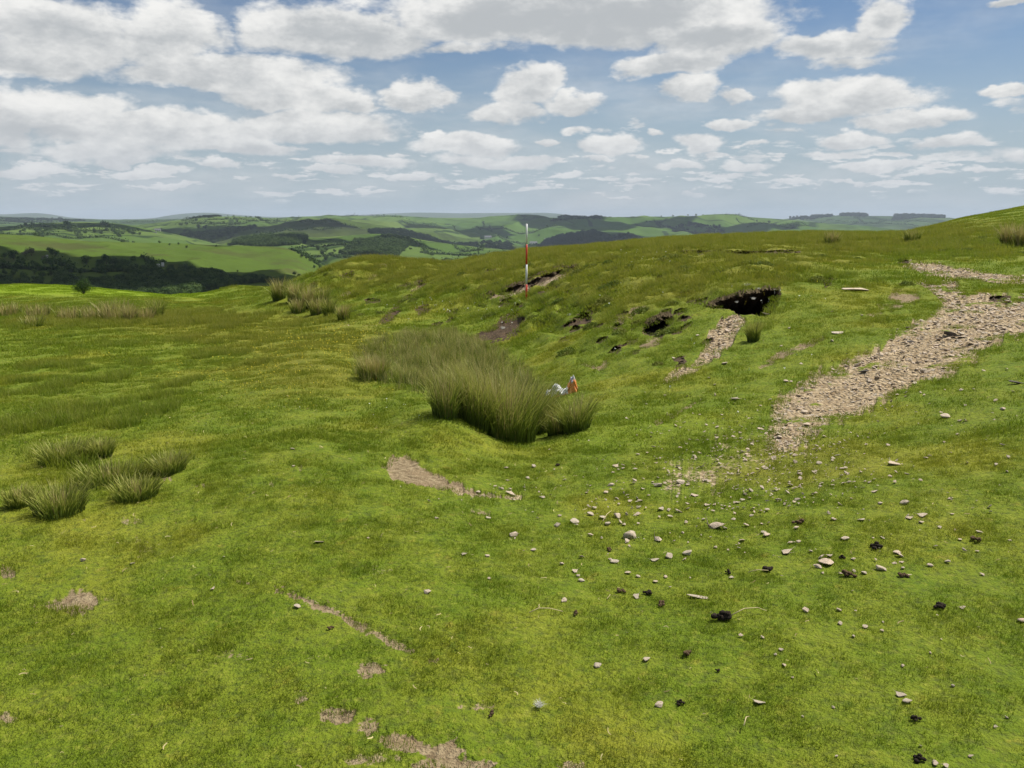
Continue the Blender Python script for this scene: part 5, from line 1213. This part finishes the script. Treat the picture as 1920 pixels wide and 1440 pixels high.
# ------------------------------------------------------------------ far farmsteads
m_wall, t = mat('limewashed_wall'); t.l.new(bsdf(t, (.62, .58, .50, 1), .9), t.out.inputs[0])
m_roof, t = mat('slate_roof'); t.l.new(bsdf(t, (.16, .16, .17, 1), .7), t.out.inputs[0])
m_win, t = mat('dark_window'); t.l.new(bsdf(t, (.03, .035, .04, 1), .3), t.out.inputs[0])
def house(px, py, hill, L, label, rz, name='farmhouse'):
    x, y, z = on_hill(hill, px, py); r = bpy.data.objects.new(name, None); COL.objects.link(r); r.location = (x, y, z - 1); r.rotation_euler = (0, 0, rz); tag(r, label, 'farmhouse' if name == 'farmhouse' else 'barn', 'far farm buildings')
    L *= .62; w_, h_ = L * .42, L * .3
    me = bpy.data.meshes.new('wall'); a, b = L / 2, w_ / 2
    me.from_pydata([(-a, -b, 0), (a, -b, 0), (a, b, 0), (-a, b, 0), (-a, -b, h_), (a, -b, h_), (a, b, h_), (-a, b, h_), (-a, 0, h_ * 1.6), (a, 0, h_ * 1.6)], [],
                   [(0, 1, 5, 4), (1, 2, 6, 9, 5), (2, 3, 7, 6), (3, 0, 4, 8, 7), (3, 2, 1, 0)]); me.update(); obj('wall', me, m_wall, r)
    me = bpy.data.meshes.new('roof'); e = .5; V = []
    for s in (-1, 1): V += [(-a - e, s * (b + e), h_ - e * .6), (a + e, s * (b + e), h_ - e * .6), (a + e, 0, h_ * 1.6 + .25), (-a - e, 0, h_ * 1.6 + .25)]
    me.from_pydata(V, [], [(0, 1, 2, 3), (5, 4, 7, 6)]); me.update(); rf = obj('roof', me, m_roof, r); md = rf.modifiers.new('slates', 'SOLIDIFY'); md.thickness = .3
    me = bpy.data.meshes.new('chimney'); c_ = .7
    me.from_pydata([(a * .8 + sx * c_, sy * c_, zz_) for zz_ in (h_ * 1.4, h_ * 1.6 + 2) for sx, sy in ((-1, -1), (1, -1), (1, 1), (-1, 1))], [], [(0, 1, 5, 4), (1, 2, 6, 5), (2, 3, 7, 6), (3, 0, 4, 7), (4, 5, 6, 7)]); me.update(); obj('chimney', me, m_wall, rf)
    for k in range(3):
        cx = (k - 1) * L * .3; me = bpy.data.meshes.new('window')
        me.from_pydata([(cx - .8, -b - .05, h_ * .45), (cx + .8, -b - .05, h_ * .45), (cx + .8, -b - .05, h_ * .85), (cx - .8, -b - .05, h_ * .85)], [], [(0, 1, 2, 3)]); me.update(); obj('window', me, m_win, r)
for a in [(296,436,'left_vale',22,'cream farmhouse low in the left vale',.3),(290,438,'left_vale',15,'smaller farm building left of the cream farmhouse',.1),(302,508,'near_hillside',5,'stone house among trees at the foot of the green hillside',.2),
          (295,510,'near_hillside',4,'low shed beside the stone house in the trees',-.1),(85,489,'near_hillside',4.5,'pale barn at the edge of the shaded field',.4),
          (692,438,'back_ridge',34,'white farmhouse at the left of the far pair',.2),(738,434,'back_ridge',34,'white farmhouse at the right of the far pair',0),(915,450,'back_ridge',44,'long pale barn in the middle valley',.1),
          (1000,449,'back_ridge',48,'long pale farm range right of the pole',.1),(1025,444,'back_ridge',30,'small white house above the long farm range',.3),(1230,452,'back_ridge',26,'pale house partly behind the bank',.2)]:
    house(*a)

# ------------------------------------------------------------------ opaque clouds added out of view to shade parts of the valley
m_cloud, t = mat('shade_cloud_body'); t.l.new(bsdf(t, (.9, .9, .9, 1), 1.0, spec=0), t.out.inputs[0])
def shade_cloud(target, H, sx, sy, seed, label):
    cpos = Vector(target) + SDIR * ((H - target[2]) / SDIR.z); bm = bmesh.new(); g = np.random.default_rng(seed)
    bmesh.ops.create_icosphere(bm, subdivisions=5, radius=1)
    co = np.array([v.co[:] for v in bm.verts]); dsp = 1 + .35 * fbm(co[:, 0] * 1.6 + seed, co[:, 1] * 1.6 + co[:, 2] * .7, 4, .6) * 1.2
    for v, d in zip(bm.verts, dsp): v.co = Vector((v.co.x * sx * d, v.co.y * sy * d, (v.co.z if v.co.z > 0 else v.co.z * .25) * min(sx, sy) * .5 * d))
    me = bpy.data.meshes.new('shade_cloud'); bm.to_mesh(me); bm.free()
    for p in me.polygons: p.use_smooth = True
    o = obj('shade_cloud', me, m_cloud, loc=cpos); tag(o, label, kind='structure')
shade_cloud((-330, 480, -30), 900, 210, 130, 1, 'flat-based cumulus added out of view to shade the foot of the near hillside')
shade_cloud((-470, 960, 0), 1000, 330, 60, 2, 'long thin cumulus added out of view to shade the crest of the near hillside')

for i, (hn, px, py, H_, sx_, sy_, lb) in enumerate([
    ('back_ridge', 1150, 424, 1550, 430, 380, 'broad cumulus added out of view to shade the long ridge right of the pole'),
    ('back_ridge', 1060, 414, 1750, 260, 520, 'cumulus added out of view to shade the ridge crest above the plantation'),
    ('back_ridge', 1350, 424, 1550, 300, 260, 'cumulus added out of view to shade the right end of the long ridge'),
    ('conifer_spur', 1110, 448, 1200, 230, 260, 'cumulus added out of view to shade the conifer plantation'),
    ('heath_hill', 590, 420, 1150, 260, 170, 'cumulus added out of view to shade the heather hill'),
    ('farm_hill', 400, 440, 1250, 260, 240, 'cumulus added out of view to shade the wood under the farm hill'),
    ('back_ridge', 850, 440, 1300, 260, 240, 'cumulus added out of view to shade the middle valley floor'),
    ('left_vale', 60, 424, 1100, 260, 150, 'cumulus added out of view to shade the far side of the left vale'),
    ('wooded_spur', 660, 452, 1000, 150, 90, 'small cumulus added out of view to shade the wooded spur')]):
    shade_cloud(on_hill(hn, px, py), H_, sx_, sy_, 10 + i, lb)

# ------------------------------------------------------------------ haze
me = bpy.data.meshes.new('haze'); S_ = 24000; z0, z1 = -152, 125
me.from_pydata([(sx * S_, sy * S_, z) for z in (z0, z1) for sx, sy in ((-1, -1), (1, -1), (1, 1), (-1, 1))], [], [(3, 2, 1, 0), (4, 5, 6, 7), (0, 1, 5, 4), (1, 2, 6, 5), (2, 3, 7, 6), (3, 0, 4, 7)]); me.update()
m_haze, t = mat('haze_air'); pv = t.node('ShaderNodeVolumePrincipled'); pv.inputs['Color'].default_value = (.74, .86, 1.0, 1); pv.inputs['Density'].default_value = 5e-5; pv.inputs['Anisotropy'].default_value = 0.0
t.l.new(pv.outputs[0], t.out.inputs[1])
o = obj('haze', me, m_haze); tag(o, 'thin blue summer haze over the far hills', kind='stuff')
